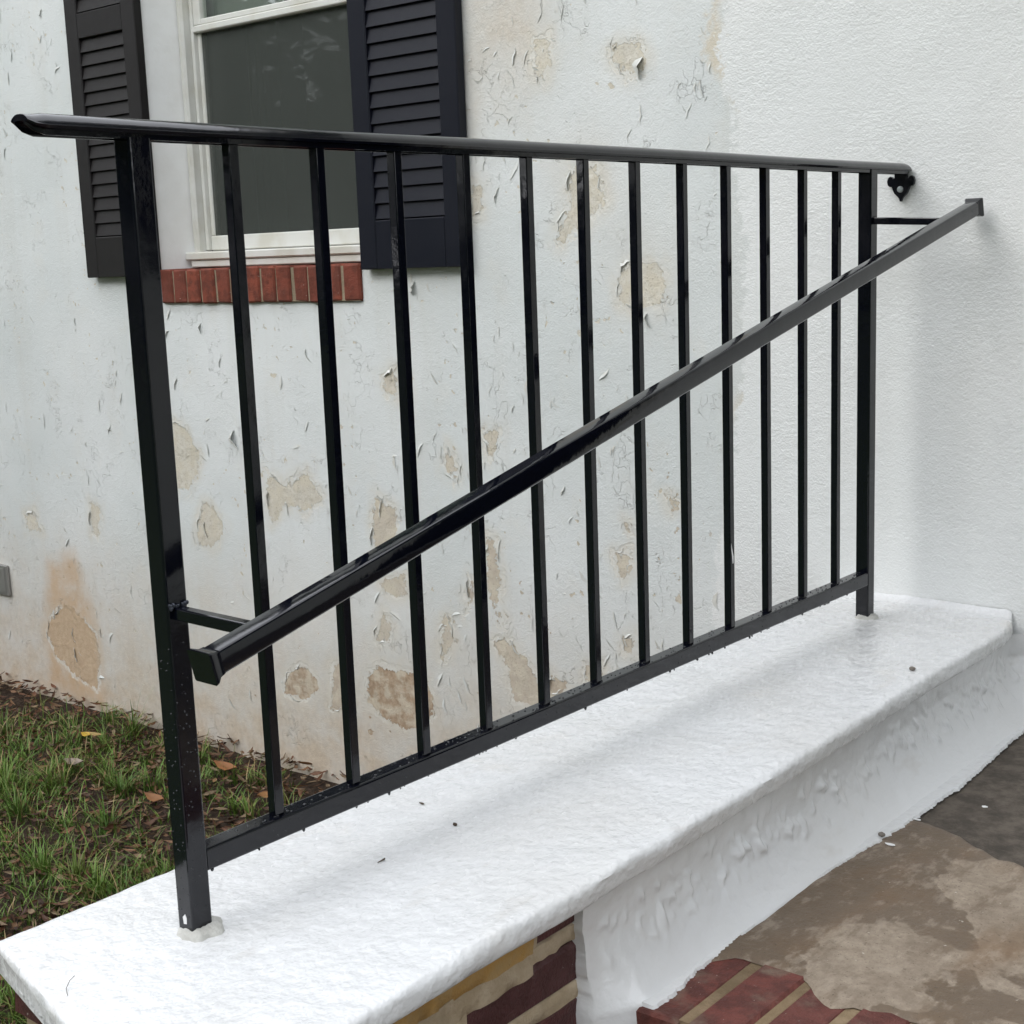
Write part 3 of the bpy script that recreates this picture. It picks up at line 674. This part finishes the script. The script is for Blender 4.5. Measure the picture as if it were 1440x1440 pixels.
# white painted face of the cheek, flaring out to the landing, lumpy with old mortar under the paint
FZ = -.180; YS = -1.368
ys = np.linspace(-1.418,-.0005,420); nv = 60
V = []
def lump(y, z):
    q = max(0, .75*nz(y, z*.7+y*.3, 2, 38)+.6*nz(y,z*.8,7,85)+.03); return q**1.2
zs = np.concatenate([np.linspace(-.0305,FZ-.004,46), np.linspace(FZ-.01,-.42,14)])
for y in ys:
    for z in zs:
        u = min(1, max(0, (-.075-z)/(-.075-FZ)))
        flare = .048*u**1.9+.06*math.exp(y/.03)*u
        if z < FZ: flare = .048
        amp = .0085*math.exp(-((z+.098)/.030)**2)*(.5+.5*min(1,max(0,nz(y,0,5,4)+.6)))+.0005
        neary = min(1, (y+1.418)/.065)**.8
        x = .2635-.018*min(1,max(0,(y+1.2)/.8))*(1-.8*u)-.030*math.exp(y/.06)*(1-u)+.075*math.exp(y/.018)+flare*(.25+.75*neary)+amp*lump(y,z)*2.0*neary+.0010*nz(y,z,0,40)+.002*nz(y,z,6,9)
        yy = y+(.005*nz(z,3,0,24)+.003*nz(z,5,1,90) if y < -1.4175 else 0)
        V.append((x, yy, z))
nyv = len(ys)
f = [(j*nv+k, j*nv+k+1, (j+1)*nv+k+1, (j+1)*nv+k) for j in range(nyv-1) for k in range(nv-1)]
o = len(V)                                                   # edge of the paint skin at the brick
for k in range(nv): x, y, z = V[k]; V.append((.2445, y-.0005, z))
f += [(k, o+k, o+k+1, k+1) for k in range(nv-1)]
b = MB(); b.add(V, f); b.build('painted_face', M['cheek'], cheek, 60)
# ragged margin of white paint run out over the landing
V = []; nn = 900
for i in range(nn+1):
    y = YS+.006+(-.001-YS-.006)*i/nn
    mg = .327+.010*nz(y,0,0,3)+.006*nz(y,1,0,14)+.0035*nz(y,2,0,70)+.003*nz(y,3,0,190)-.022*math.exp(-((y+1.05)/.22)**2)-.025*max(0,(y+.45))
    for s_ in (0,.25,.5,.75,.95,1): V.append((.285+(mg-.285)*s_, y, FZ+.0042-.0012*s_+(.0015*(1-s_)*abs(nz(y,s_,4,25)))-(.0045 if s_ == 1 else 0)-(.005 if i == 0 else 0)))
f = [(i*6+k, i*6+k+1, (i+1)*6+k+1, (i+1)*6+k) for i in range(nn) for k in range(5)]
b = MB(); b.add(V, f); b.build('paint_margin', M['cheek'], cheek, 60)
# mortar collars where the posts enter the slab
def collar(px, py, r0, seed):
    b = MB(); n = 22; V = [(px,py,.008)]
    for ring, (rr, zz) in enumerate(((.55,.008),(.85,.006),(1.0,.003),(1.10,-.003))):
        for k in range(n):
            a = 2*math.pi*k/n; q = r0*rr*(1+.30*nz(math.cos(a),math.sin(a),seed,1.7)+.12*nz(math.cos(a),math.sin(a),seed+3,5)); V.append((px+q*math.cos(a), py+q*math.sin(a), zz+.004*nz(math.cos(a)*rr,math.sin(a)*rr,seed,4)))
    f = [(0,1+k,1+(k+1)%n) for k in range(n)]
    for ring in range(3):
        for k in range(n): f.append((1+ring*n+k,1+(ring+1)*n+k,1+(ring+1)*n+(k+1)%n,1+ring*n+(k+1)%n))
    b.add(V, f); b.build('mortar_collar', M['collar'], cheek, 60)

# ------------------------------------------------------------------ steps
steps = empty('porch_steps', 'brick edged concrete porch steps with stained damp landing', 'steps')
b = MB(); b.box((.20,-1.165,GZ),(1.95,-.004,FZ-.010)); b.box((.20,-1.66,GZ),(1.95,-1.362,-.372)); b.box((.20,-1.96,GZ),(1.95,-1.655,-.56)); b.box((.2,-1.35,GZ),(1.95,-1.1655,FZ-.104))
b.build('step_base', M['dark_floor'], steps, 0)
# landing topping: a skim of concrete with a broken edge, over older dark concrete near the door
def edge_y(x): return -.63-.37*(x-.328)+.016*nz(x,0,0,9)+.010*nz(x,1,0,28)+.004*nz(x,2,0,80)
V = []; nxx, nyy = 150, 60
xsL = np.linspace(.252,1.95,nxx)
for i, x in enumerate(xsL):
    y0_ = -1.163+.012*nz(x,5,0,12)+.008*nz(x,6,0,45); y1_ = max(edge_y(x), -1.1)
    for j in range(nyy):
        s_ = j/(nyy-1); y = y0_+(y1_-y0_)*s_
        e_ = min(j, nyy-1-j); z = FZ+(.0012*nz(x,y,0,10)+.0006*nz(x,y,3,35))+(-.006 if e_ == 0 else (0 if e_ > 1 else -.0006))
        V.append((x,y,z))
f = [(i*nyy+j, (i+1)*nyy+j, (i+1)*nyy+j+1, i*nyy+j+1) for i in range(nxx-1) for j in range(nyy-1)]
b = MB(); b.add(V, f); b.build('landing_topping', M['concrete'], steps, 60)
V = []; nxx, nyy = 80, 80
for x in np.linspace(.252,1.95,nxx):
    for y in np.linspace(-1.16,-.003,nyy): V.append((x,y,FZ-.0055+.0018*nz(x,y,2,22)+.001*nz(x,y,5,60)))
f = [(i*nyy+j, (i+1)*nyy+j, (i+1)*nyy+j+1, i*nyy+j+1) for i in range(nxx-1) for j in range(nyy-1)]
b = MB(); b.add(V, f); b.build('old_landing', M['dark_floor'], steps, 60)
b = MB(); b.box((.252,-1.360,FZ-.1035),(1.95,-1.166,FZ-.0025)); nosing = b.build('nosing_mortar', M['mortar_d'], steps, 0)
x = .292; 
for k in range(22):
    brick((x+.0055, YS+random.uniform(-.002,.002), FZ-.102), (x+.068, -1.168+random.uniform(-.004,.004), FZ+random.uniform(-.001,.001)), M['brick_step'], .004, nosing, .001); x += .0745
for zt, y0_ in ((-.366,-1.665),(-.554,-1.965)):
    x = .262
    for k in range(22):
        brick((x, y0_, zt-.1), (x+.064, y0_+.2, zt), M['brick_step'], .004, nosing, .001); x += .0745
def floor_smear():                                           # thin cement wash lapping over the brick ends
    b = MB(); V = []; n = 160
    for i in range(n+1):
        x = .262+(1.94-.262)*i/n; fr = -1.19-.07*max(0, nz(x,0,3,9)+.15*nz(x,1,3,34)+.1)*1.3-.06*max(0,(x-.50))
        for s_ in (0,.08,.5,1): V.append((x, fr+(-1.14-fr)*s_, FZ+.0028+(-.0035 if s_ == 0 else 0)+.0006*nz(x,s_,1,30)))
    f = [(i*4+k,(i+1)*4+k,(i+1)*4+k+1,i*4+k+1) for i in range(n) for k in range(3)]
    b.add(V,f); b.build('cement_wash', M['concrete'], steps, 60)
floor_smear()

# ------------------------------------------------------------------ railing
rail = empty('stair_railing', 'gloss black welded steel railing with square balusters and sloped handrail', 'railing', loc=(0,0,0))
Y1, Y2, ZR, ZB = -1.783, -.158, .864, .0906
def vbar(name, y, w_, z0, z1, x=0, lean=0): 
    b = MB(); b.sweep(rsq(w_, w_, w_*.10, 3), [(x,y,z0),(x+lean,y,z1)], (1,0,0), (0,1,0)); return b.build(name, M['black'], rail, 12)
for k, y in enumerate((Y1, Y2)): vbar('post', y, .027, -.010, ZR-.006)
for k in range(12):
    y = Y1+(Y2-Y1)*(k+1)/13; vbar('baluster', y+random.uniform(-.0015,.0015), .0133, ZB+.004, ZR-.006, random.uniform(-.0008,.0008), random.uniform(-.001,.001))
# moulded cap rail
hp = [(.0,-.004),(.0092,-.005),(.0098,-.013),(.0112,-.013),(.0115,-.0065),(.0175,-.0055),(.0185,-.002),(.0172,.0005),(.0160,.0035),(.0125,.0080),(.0085,.0115),(.004,.0130)]
pr = hp+[(-a, c_) for a, c_ in hp[:0:-1]]
b = MB(); ctr = .859
ystations = [(-1.908,.45,.004),(-1.900,.75,.001),(-1.888,1,0)]+[(y,1,0) for y in np.linspace(-1.87,-.04,60)]+[(-.022,1,0),(-.010,.92,-.0005),(-.002,.5,-.003)]
V = []
for y, s_, dz in ystations:
    sag = .0015*nz(y,0,0,1.6)
    for a, c_ in pr: V.append((a*(.6+.4*s_), y, .8620-.0028*y+c_*.80*s_+dz+sag))
n = len(pr); f = [(i*n+k, i*n+(k+1)%n, (i+1)*n+(k+1)%n, (i+1)*n+k) for i in range(len(ystations)-1) for k in range(n)]
f += [tuple(range(n))[::-1], tuple((len(ystations)-1)*n+k for k in range(n))]
b.add(V, f); b.build('top_rail', M['black'], rail, 22)
b = MB(); b.sweep(rsq(.0255,.0265,.003,3), [(0,y,ZB-.010+.001*nz(y,0,0,2)) for y in np.linspace(Y1+.0135,Y2-.0135,30)], (1,0,0), (0,0,1)); b.build('bottom_rail', M['black'], rail, 12)
# sloped handrail on two arms
HX = .153; sl = .237; zc = lambda y: .3665+sl*(y-Y1)
HA, HB = -1.856, -.036
b = MB(); b.sweep(rsq(.0258,.0258,.0042,4), [(HX,y,zc(y)) for y in np.linspace(HA+.004,HB-.002,40)], (1,0,0)); hand = b.build('handrail', M['black'], rail, 12)
def cap(y, sgn):
    t = Vector((0,1,sl)).normalized()*sgn; p = Vector((HX,y,zc(y))); b = MB(); S = Vector((1,0,0)); U = S.cross(t).normalized()
    V = []; rings = ((.0129,.0129,.010,0),(.0135,.0135,.004,0),(.0168,.0168,-.002,.0),(.0172,.0172,-.0055,0))
    for w_, h_, off, _ in rings:
        for a, c_ in rsq(2*w_,2*h_,.0015,1): V.append(p-t*off+S*a+U*c_ if False else p+(-t)*off+S*a+U*c_)
    n = 8; f = [(i*n+k,i*n+(k+1)%n,(i+1)*n+(k+1)%n,(i+1)*n+k) for i in range(3) for k in range(n)]; f.append(tuple(3*n+k for k in range(n))); f.append(tuple(range(n))[::-1])
    b.add(V, f); b.build('end_cap', M['black'], hand, 30)
cap(HA, -1); cap(HB, 1)
b = MB(); b.sweep(rsq(.0135,.0135,.0015,2), [(.012,Y1,.3665),(HX-.0125,Y1,.3660)], (0,1,0), (0,0,1)); b.build('arm', M['black'], rail, 12)
b = MB(); b.sweep(rsq(.0130,.0130,.0015,2), [(.012,Y2,.7640),(HX-.0125,Y2,.7575)], (0,1,0), (0,0,1)); b.build('arm', M['black'], rail, 12)
def weld(c_, n, r, sp, seed):
    b = MB(); rr = random.Random(seed)
    for k in range(n):
        p = Vector(c_)+Vector((rr.uniform(-.2,1)*sp*.3, rr.uniform(-1,1)*sp, rr.uniform(-.3,.4)*sp*.5)); q = r*rr.uniform(.6,1.2)
        ico = [(math.cos(a)*math.cos(e)*q, math.sin(a)*math.cos(e)*q, math.sin(e)*q) for e in (-.9,0,.9) for a in [i*math.pi/3 for i in range(6)]]
        b.add([p+Vector(v_) for v_ in ico], [(i*6+k2, i*6+(k2+1)%6, (i+1)*6+(k2+1)%6, (i+1)*6+k2) for i in range(2) for k2 in range(6)]+[tuple(range(6))[::-1], tuple(12+i for i in range(6))])
    return b
weld((.0135,Y1,.3745), 16, .0026, .011, 3).build('weld_bead', M['weld'], rail, 60)
weld((.0135,Y2,.7700), 6, .0018, .006, 4).build('weld_bead', M['black'], rail, 60)
for k in range(12):
    y = Y1+(Y2-Y1)*(k+1)/13
    if k < 7: weld((.003,y,ZB+.0035), 5, .0022, .007, 50+k).build('weld_bead', M['black'], rail, 60)
# wall bracket: strap turned down the wall, ending in a small three-lobed leaf, one bolt
def outline_plate(pts, y0, y1, m, parent, name):
    n = len(pts); b = MB(); b.add([(x,y0,z) for x,z in pts]+[(x,y1,z) for x,z in pts], [tuple(range(n)), tuple(range(2*n-1,n-1,-1))]+[(k,(k+1)%n,n+(k+1)%n,n+k) for k in range(n)]); return b.build(name, m, parent, 25)
half = [(.0120,.862),(.0120,.8440),(.0150,.8415),(.0165,.8455),(.0205,.8470),(.0245,.8440),(.0262,.8380),(.0250,.8310),(.0215,.8275),(.0170,.8268),(.0158,.8225),(.0120,.8140),(.0065,.8085),(.0030,.8045),(.0012,.7985)]
cx_ = -.006
half = [(a*1.08, z if z > .85 else z+.002) for a, z in half]
pts = [(cx_+a, z) for a, z in half]+[(cx_-a, z) for a, z in half[::-1]]
br = outline_plate(pts, -.0075, -.0012, M['black'], rail, 'wall_bracket')
b = MB(); n = 18
b.add([(cx_+.0062*math.cos(2*math.pi*k/n), -.0076, .8235+.0062*math.sin(2*math.pi*k/n)) for k in range(n)]+[(cx_+.0058*math.cos(2*math.pi*k/n), -.0105, .8235+.0058*math.sin(2*math.pi*k/n)) for k in range(n)]+[(cx_+.004*math.cos(2*math.pi*k/n), -.0118, .8235+.004*math.sin(2*math.pi*k/n)) for k in range(n)],
      [(i*n+k,i*n+(k+1)%n,(i+1)*n+(k+1)%n,(i+1)*n+k) for i in range(2) for k in range(n)]+[tuple(2*n+k for k in range(n))])
b.build('bolt', M['galv'], br, 30)
# splashes of white paint left on the black steel
def chip(pts, y, x, parent, name='paint_drip', th=.0006):
    n = len(pts); b = MB(); b.add([(x+th, y+a, z) for a, z in pts]+[(x, y+a, z) for a, z in pts], [tuple(range(n))]+[(k,(k+1)%n,n+(k+1)%n,n+k) for k in range(n)]); return b.build(name, M['white_chip'], parent, 0)
yb = Y1+(Y2-Y1)*9/13; zz = ray((1022,782),0,.0067)[2]
chip([(-.0035,.020+zz),(-.0015,.012+zz),(.001,.004+zz),(.0035,-.004+zz),(.003,-.016+zz),(.0,-.016+zz),(-.001,-.004+zz),(-.003,.006+zz)], yb, .0068, rail)
b = MB(); zq = .012
b.add([(-.002,-.0143+Y1,zq),(.003,-.0143+Y1,zq+.001),(.0035,-.0143+Y1,zq+.008),(.001,-.0143+Y1,zq+.012),(-.003,-.0143+Y1,zq+.008),(-.002,-.0136+Y1,zq),(.003,-.0136+Y1,zq+.001),(.0035,-.0136+Y1,zq+.008),(.001,-.0136+Y1,zq+.012),(-.003,-.0136+Y1,zq+.008)], [(0,1,2,3,4)]+[(k,(k+1)%5,5+(k+1)%5,5+k) for k in range(5)])
b.build('paint_drip', M['white_chip'], rail, 0)
# rain drops on and under the bottom rail and on the posts
b = MB(); rr = random.Random(2)
def drop(p, r, n_, hgt):
    p = Vector(p); n_ = Vector(n_); a = n_.orthogonal().normalized(); c_ = n_.cross(a); V = []
    for ra, h in ((1,-.1),(.8,.55),(.35,.92)):
        for k in range(7): an = 2*math.pi*k/7; V.append(p+a*(ra*r*math.cos(an))+c_*(ra*r*math.sin(an))+n_*(h*hgt))
    V.append(p+n_*hgt); b.add(V, [(i*7+k,i*7+(k+1)%7,(i+1)*7+(k+1)%7,(i+1)*7+k) for i in range(2) for k in range(7)]+[(14+k,14+(k+1)%7,21) for k in range(7)])
for k in range(230): drop((rr.uniform(-.010,.010), rr.uniform(Y1+.02,Y2-.02), ZB+.0035), rr.uniform(.0007,.0021), (0,0,1), rr.uniform(.0005,.0012))
for k in range(90): drop((rr.uniform(-.004,.011), rr.uniform(Y1+.02,Y2-.02), ZB-.0233), rr.uniform(.0012,.0024), (0,0,-1), rr.uniform(.002,.0042))
for k in range(60): drop((.0128, rr.uniform(Y1+.02,Y2-.02), ZB-.010+rr.uniform(-.009,.009)), rr.uniform(.0006,.0014), (1,0,0), .0008)
for k in range(45): drop((rr.uniform(-.011,.011), Y1-.0135, rr.uniform(0.02,.34)), rr.uniform(.0004,.0011), (0,-1,0), .001)
for k in range(60): drop((.0135, Y1+rr.uniform(-.011,.011), rr.uniform(.02,.34)), rr.uniform(.0005,.0013), (1,0,0), .0009)
o = b.build('rain_drops', M['water'], rail, 60); o['kind'] = 'stuff'
collar(.003, Y1+.003, .025, 1.0); collar(.002, Y2+.002, .021, 5.0)

# ------------------------------------------------------------------ small things on slab and landing
def pebble(px, plane, z, r, label, m=M['pebble'], name='pebble', cat='pebble', sq=(1,.8,.6)):
    q = ray(px, 2, z); b = MB(); V = []; f = []
    for i, e in enumerate((-1.1,-.5,.1,.7,1.2)):
        for k in range(8):
            a = k*math.pi/4; rr_ = r*(1+.25*nz(math.cos(a)+px[0],math.sin(a),e,1.5)); V.append((rr_*sq[0]*math.cos(a)*math.cos(e), rr_*sq[1]*math.sin(a)*math.cos(e), rr_*sq[2]*(math.sin(e)+.85)))
    f = [(i*8+k,i*8+(k+1)%8,(i+1)*8+(k+1)%8,(i+1)*8+k) for i in range(4) for k in range(8)]+[tuple(range(8))[::-1], tuple(32+k for k in range(8))]
    b.add(V, f); o = b.build(name, m, None, 50); o.location = (q[0], q[1], z+slabz(q[0],q[1]) if plane == 'slab' else z); tag(o, label, cat); return o
pebble((1283,943),'slab',.001,.006,'tiny grey pebble on the white slab near its wall end')
pebble((1247,1142),'fl',FZ+.006,.0075,'dark angular grit stone lying on the white paint margin')
pebble((1240,1176),'fl',FZ+.004,.006,'small brown grit crumb at the ragged white paint edge')
pebble((640,1160),'slab',.001,.0035,'dark crumb of dirt in the middle of the white slab',M['twig'],'dirt_crumb','crumb')
pebble((593,1131),'slab',.001,.004,'thin flat dark dirt speck on slab under the bottom rail',M['twig'],'dirt_crumb','crumb',(1.3,.4,.3))
for nm, a, bpx, lab in (('twig',(531,1213),(541,1207),'short bent dark twig lying on the white slab'),):
    p0 = ray(a,2,.002); p1 = ray(bpx,2,.002); b = MB(); mid = (p0+p1)/2+np.array([.002,.003,.001]); b.tube([tuple(p0-[0,0,.0]), tuple(mid), tuple(p1)], [.0005,.0012,.0008], 6); o = b.build(nm, M['twig'], None, 60); tag(o, lab, 'twig')
pp = [(105,1372),(98,1379),(93,1390),(95,1400),(94,1411)]
b = MB(); b.tube([tuple(ray(q,2,.0028 if i < 3 else .0015)) for i, q in enumerate(pp[:4])], .00035, 5); o = b.build('hair', M['twig'], None, 60); tag(o, 'fine dark hair lying at the open end of the white slab', 'hair')
def cchip(px, r, lab):
    q = ray(px,2,FZ+.003); b = MB(); n = 7; V = [(r*(1+.5*nz(k,px[0],0,1.7))*math.cos(2*math.pi*k/n), .5*r*(1+.5*nz(k,px[1],2,1.7))*math.sin(2*math.pi*k/n), .0008*nz(k,1,px[0],3)) for k in range(n)]
    b.add(V+[(x,y,z-.0008) for x,y,z in V], [tuple(range(n)), tuple(range(2*n-1,n-1,-1))]+[(k,(k+1)%n,n+(k+1)%n,n+k) for k in range(n)]); o = b.build('paint_chip', M['white_chip'], None, 0); o.location = tuple(q); tag(o, lab, 'paint chip')
cchip((1252,1187), .008, 'fallen white paint chip on the brown concrete beside the paint edge')
cchip((1290,1152), .006, 'fallen white paint chip where the dark concrete meets the topping')
cchip((1385,1134), .006, 'fallen white paint chip lying on the dark concrete')

# ------------------------------------------------------------------ leaf litter and grass
def tint(me, cols):
    a_ = me.color_attributes.new('tint', 'FLOAT_COLOR', 'POINT'); a_.data.foreach_set('color', np.array(cols, np.float32).ravel())
def bigmesh(name, V, F_, cols, m):
    me = bpy.data.meshes.new(name); me.from_pydata(V, [], F_); me.materials.append(m); tint(me, cols); me.shade_smooth(); return link(name, me)
V = []; F_ = []; Cc = []
pal = [(.13,.056,.028),(.15,.072,.036),(.090,.040,.022),(.18,.10,.055),(.065,.032,.020),(.22,.12,.06),(.125,.06,.032),(.24,.17,.10)]
rl = random.Random(11)
def leaf(p, L, wd, az, tilt, roll, curl, col):
    o = len(V); M3 = Matrix.Rotation(az,3,'Z') @ Matrix.Rotation(tilt,3,'Y') @ Matrix.Rotation(roll,3,'X')
    for i, (s_, ww) in enumerate(((0,.08),(.3,.9),(.62,1),(1,.06))):
        for sg in (-1,0,1):
            q = Vector(((s_-.5)*L, sg*ww*wd/2, curl*L*(2*s_-1)**2+abs(sg)*wd*.18)); q = M3 @ q; V.append((p[0]+q.x, p[1]+q.y, p[2]+q.z)); k = 1-.18*(sg == 0); Cc.append((col[0]*k, col[1]*k, col[2]*k, 1))
    for i in range(3):
        for j in range(2): F_.append((o+i*3+j, o+i*3+j+1, o+(i+1)*3+j+1, o+(i+1)*3+j))
for k in range(15000):
    x = rl.uniform(-4.2,-.2); y = rl.uniform(-2.1,-.005)
    col = rl.choice(pal); v_ = rl.uniform(.6,1.25); col = tuple(c_*v_ for c_ in col)
    near = max(0, 1-(-y)/.12)
    leaf((x,y,GZ+rl.uniform(.002,.028)+.02*near), rl.uniform(.018,.055), rl.uniform(.005,.014), rl.uniform(0,6.28), rl.gauss(0,.22), rl.gauss(0,.5), rl.uniform(-.05,.22), col)
o = bigmesh('leaf_litter', V, F_, Cc, M['litter']); tag(o, 'brown damp fallen leaves covering the bed below the wall', 'leaf litter', kind='stuff')
V = []; F_ = []; Cc = []
rg = random.Random(23)
def blade(p, L, wd, az, lean, col):
    o = len(V); d = Vector((math.cos(az), math.sin(az), 0)); s_ = Vector((-d.y, d.x, 0)); n = 5
    for i in range(n):
        u = i/(n-1); q = Vector(p)+d*(lean*L*u*u)+Vector((0,0,1))*(L*(u-.38*lean*u*u)); ww = wd*(1-u**1.6)*.5+.0002
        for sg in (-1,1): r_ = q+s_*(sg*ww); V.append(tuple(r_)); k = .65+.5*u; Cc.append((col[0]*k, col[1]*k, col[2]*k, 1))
    for i in range(n-1): F_.append((o+i*2,o+i*2+1,o+i*2+3,o+i*2+2))
gp = [(.10,.19,.028),(.075,.155,.022),(.13,.22,.035),(.16,.20,.045),(.06,.12,.018),(.20,.18,.07)]
def tuft(x, y, n, L, spread):
    base = rg.choice(gp[:5])
    for k in range(n):
        az = rg.uniform(0,6.28); rr_ = spread*abs(rg.gauss(0,.5)); c_ = tuple(.5*a+.5*b_ for a, b_ in zip(base, rg.choice(gp)))
        if rg.random() < .06: c_ = (.30,.22,.10)
        yy = min(-.012, y+rr_*math.sin(az)); blade((x+rr_*math.cos(az), yy, GZ-.004), L*rg.uniform(.3,1.1), rg.uniform(.002,.0046), az+rg.gauss(0,.5), rg.uniform(.15,.95), c_)
def gpx(px): q = ray(px,2,GZ); return q[0], q[1]
for px, n, L, sp in [((187,1036),46,.10,.035),((190,1030),8,.20,.02),((100,1050),24,.07,.03),((282,1075),40,.11,.04),((275,1120),40,.11,.05),((10,1035),50,.10,.05),((25,1150),70,.12,.07),((8,1110),70,.14,.06),
        ((60,1230),60,.12,.07),((110,1240),60,.12,.06),((150,1170),50,.12,.06),((70,1110),50,.10,.05),((170,1120),50,.11,.05),((215,1110),40,.10,.05),((150,1100),30,.09,.05),((200,1180),20,.08,.04),((350,1150),30,.09,.04),((330,1140),24,.08,.04),((20,1440),26,.10,.03),((28,1425),22,.12,.025),((140,1260),50,.10,.05)]:
    x, y = gpx(px); tuft(x, y, int(n*1.3), L, sp)
for k in range(1300):
    px = (rg.uniform(-60,420), rg.uniform(985,1460)); x, y = gpx(px)
    if y > -.05 or nz(x,y,3,2.2)+.35*(-x-1.9)*.4-.25*max(0,(y+.5)) < rg.uniform(-.7,.35): continue
    tuft(x, y, rg.randint(5,26), rg.uniform(.03,.10), rg.uniform(.03,.13))
for k in range(260):
    x = rg.uniform(-4.6,-.3); y = rg.uniform(-2.6,-1.3); tuft(x, y, 18, rg.uniform(.05,.10), .05)
o = bigmesh('grass', V, F_, Cc, M['grass']); tag(o, 'tufts of green grass growing through the fallen leaves', 'grass', kind='stuff')
def bigleaf(px, L, wd, az, col, lab, curl=.12, tilt=.1, up=.035):
    global V, F_, Cc
    V = []; F_ = []; Cc = []; leaf((0,0,0), L, wd, az, tilt, .3, curl, col)
    me = bpy.data.meshes.new('fallen_leaf'); me.from_pydata(V, [], F_); me.materials.append(M['litter']); tint(me, Cc); me.shade_smooth()
    o = link('fallen_leaf', me); q = ray(px,2,GZ+up); o.location = tuple(q); tag(o, lab, 'leaf')
bigleaf((121,1034), .035, .022, .3, (.55,.36,.05), 'small bright yellow fallen leaf at the foot of the wall')
bigleaf((104,1073), .06, .032, .6, (.30,.24,.19), 'crumpled pale grey brown leaf among grass below the metal box')
bigleaf((318,1080), .085, .034, .2, (.28,.12,.045), 'large curled orange brown leaf seen between post and first baluster')
bigleaf((372,1120), .05, .03, 1.4, (.30,.15,.06), 'tan brown curled leaf beside the first baluster')
bigleaf((218,1124), .07, .03, .2, (.26,.12,.05), 'orange brown leaf in the grass against the near post')
bigleaf((132,1033), .07, .016, .5, (.36,.24,.09), 'slim straw coloured leaf beside the wall grass tuft', .05)

# ------------------------------------------------------------------ trees of the yard (mirrored in the window and the gloss paint)
def tree(x, y, h, r, n, seed, label):
    rt = random.Random(seed); t = empty('tree', label, 'tree', 'trees across the yard', (x,y,GZ))
    b = MB(); pts = [(0,0,-.1)]; 
    for k in range(1,7): pts.append((rt.gauss(0,.05)*k, rt.gauss(0,.05)*k, h*.85*k/6))
    b.tube(pts, [.16*h/7*(1-.14*k) for k in range(7)], 9)
    tips = []
    for k in range(15):
        z = h*rt.uniform(.12,.8); a = rt.uniform(0,6.28); L = r*rt.uniform(.5,.95)*(1-.4*abs(z/h-.5)); p0 = Vector((0,0,z)); p1 = p0+Vector((math.cos(a)*L*.55, math.sin(a)*L*.55, L*.25)); p2 = p0+Vector((math.cos(a)*L, math.sin(a)*L, L*.32))
        b.tube([p0,p1,p2],[.05,.03,.012],5); tips += [p1,p2]
    tips.append(Vector((0,0,h*.9)))
    b.build('trunk', M['bark'], t, 60)
    V_ = []; F2 = []; C2 = []
    cl = [(tp+Vector((rt.gauss(0,.25),rt.gauss(0,.25),rt.gauss(0,.25))), rt.uniform(.35,.8)*r/2.6, rt.uniform(.6,1.2)) for tp in tips for _ in range(3)]
    for k in range(n):
        c_, cr, br_ = rt.choice(cl); v = Vector((rt.gauss(0,1),rt.gauss(0,1),rt.gauss(0,.8))); v = v.normalized()*cr*rt.random()**.45; p = c_+v
        ax = Vector((rt.gauss(0,1),rt.gauss(0,1),rt.gauss(0,1))).normalized(); sd_ = ax.orthogonal().normalized(); L = rt.uniform(.11,.24); o = len(V_)
        V_ += [tuple(p-ax*L), tuple(p+sd_*L*.45), tuple(p+ax*L), tuple(p-sd_*L*.45)]; F2.append((o,o+1,o+2,o+3))
        g_ = br_*rt.uniform(.7,1.2); C2 += [(.045*g_,.085*g_,.022*g_,1)]*4
    me = bpy.data.meshes.new('crown'); me.from_pydata(V_, [], F2); me.materials.append(M['foliage']); tint(me, C2); link('crown', me, t)
TL = 'leafy green tree standing across the yard from the house'
for i, (x, y, h, r) in enumerate([(-9,-7,9,3.4),(-12.5,-11,11,4.2),(-6.5,-12,9,4),(-16,-5,11,4.2),(-2.5,-14.5,9,4.2),(3,-15.5,10,4.4),(8.5,-13,10,4.4),(12.5,-8,9,4),(-18,-13,14,5),(-10.5,-18,13,5),(0.5,-21,12,5),(15,-2.5,9,4),(-14,-.5,9,3.6),(8,-20,13,5)]):
    tree(x, y, h, r, 2300 if i < 2 else 5200, 100+i, TL)
V = []; F_ = []; Cc = []; rw = random.Random(77)
for k in range(26000):
    a = rw.uniform(2.6, 6.8); d = 32+rw.gauss(0,2.5); top = 3.4+2.2*nz(math.cos(a)*3,math.sin(a)*3,0,1.6)+1.6*nz(a,0,1,9); z = GZ+top*rw.random()**.8
    p = Vector((d*math.cos(a), d*math.sin(a), z)); ax = Vector((rw.gauss(0,1),rw.gauss(0,1),rw.gauss(0,1))).normalized(); sd_ = ax.orthogonal().normalized(); L = rw.uniform(.25,.55); o = len(V)
    V += [tuple(p-ax*L), tuple(p+sd_*L*.5), tuple(p+ax*L), tuple(p-sd_*L*.5)]; F_.append((o,o+1,o+2,o+3)); g_ = rw.uniform(.6,1.2); Cc += [(.040*g_,.070*g_,.022*g_,1)]*4
o = bigmesh('woods', V, F_, Cc, M['foliage']); tag(o, 'dark green belt of woods far beyond the yard trees', 'woods', kind='stuff')
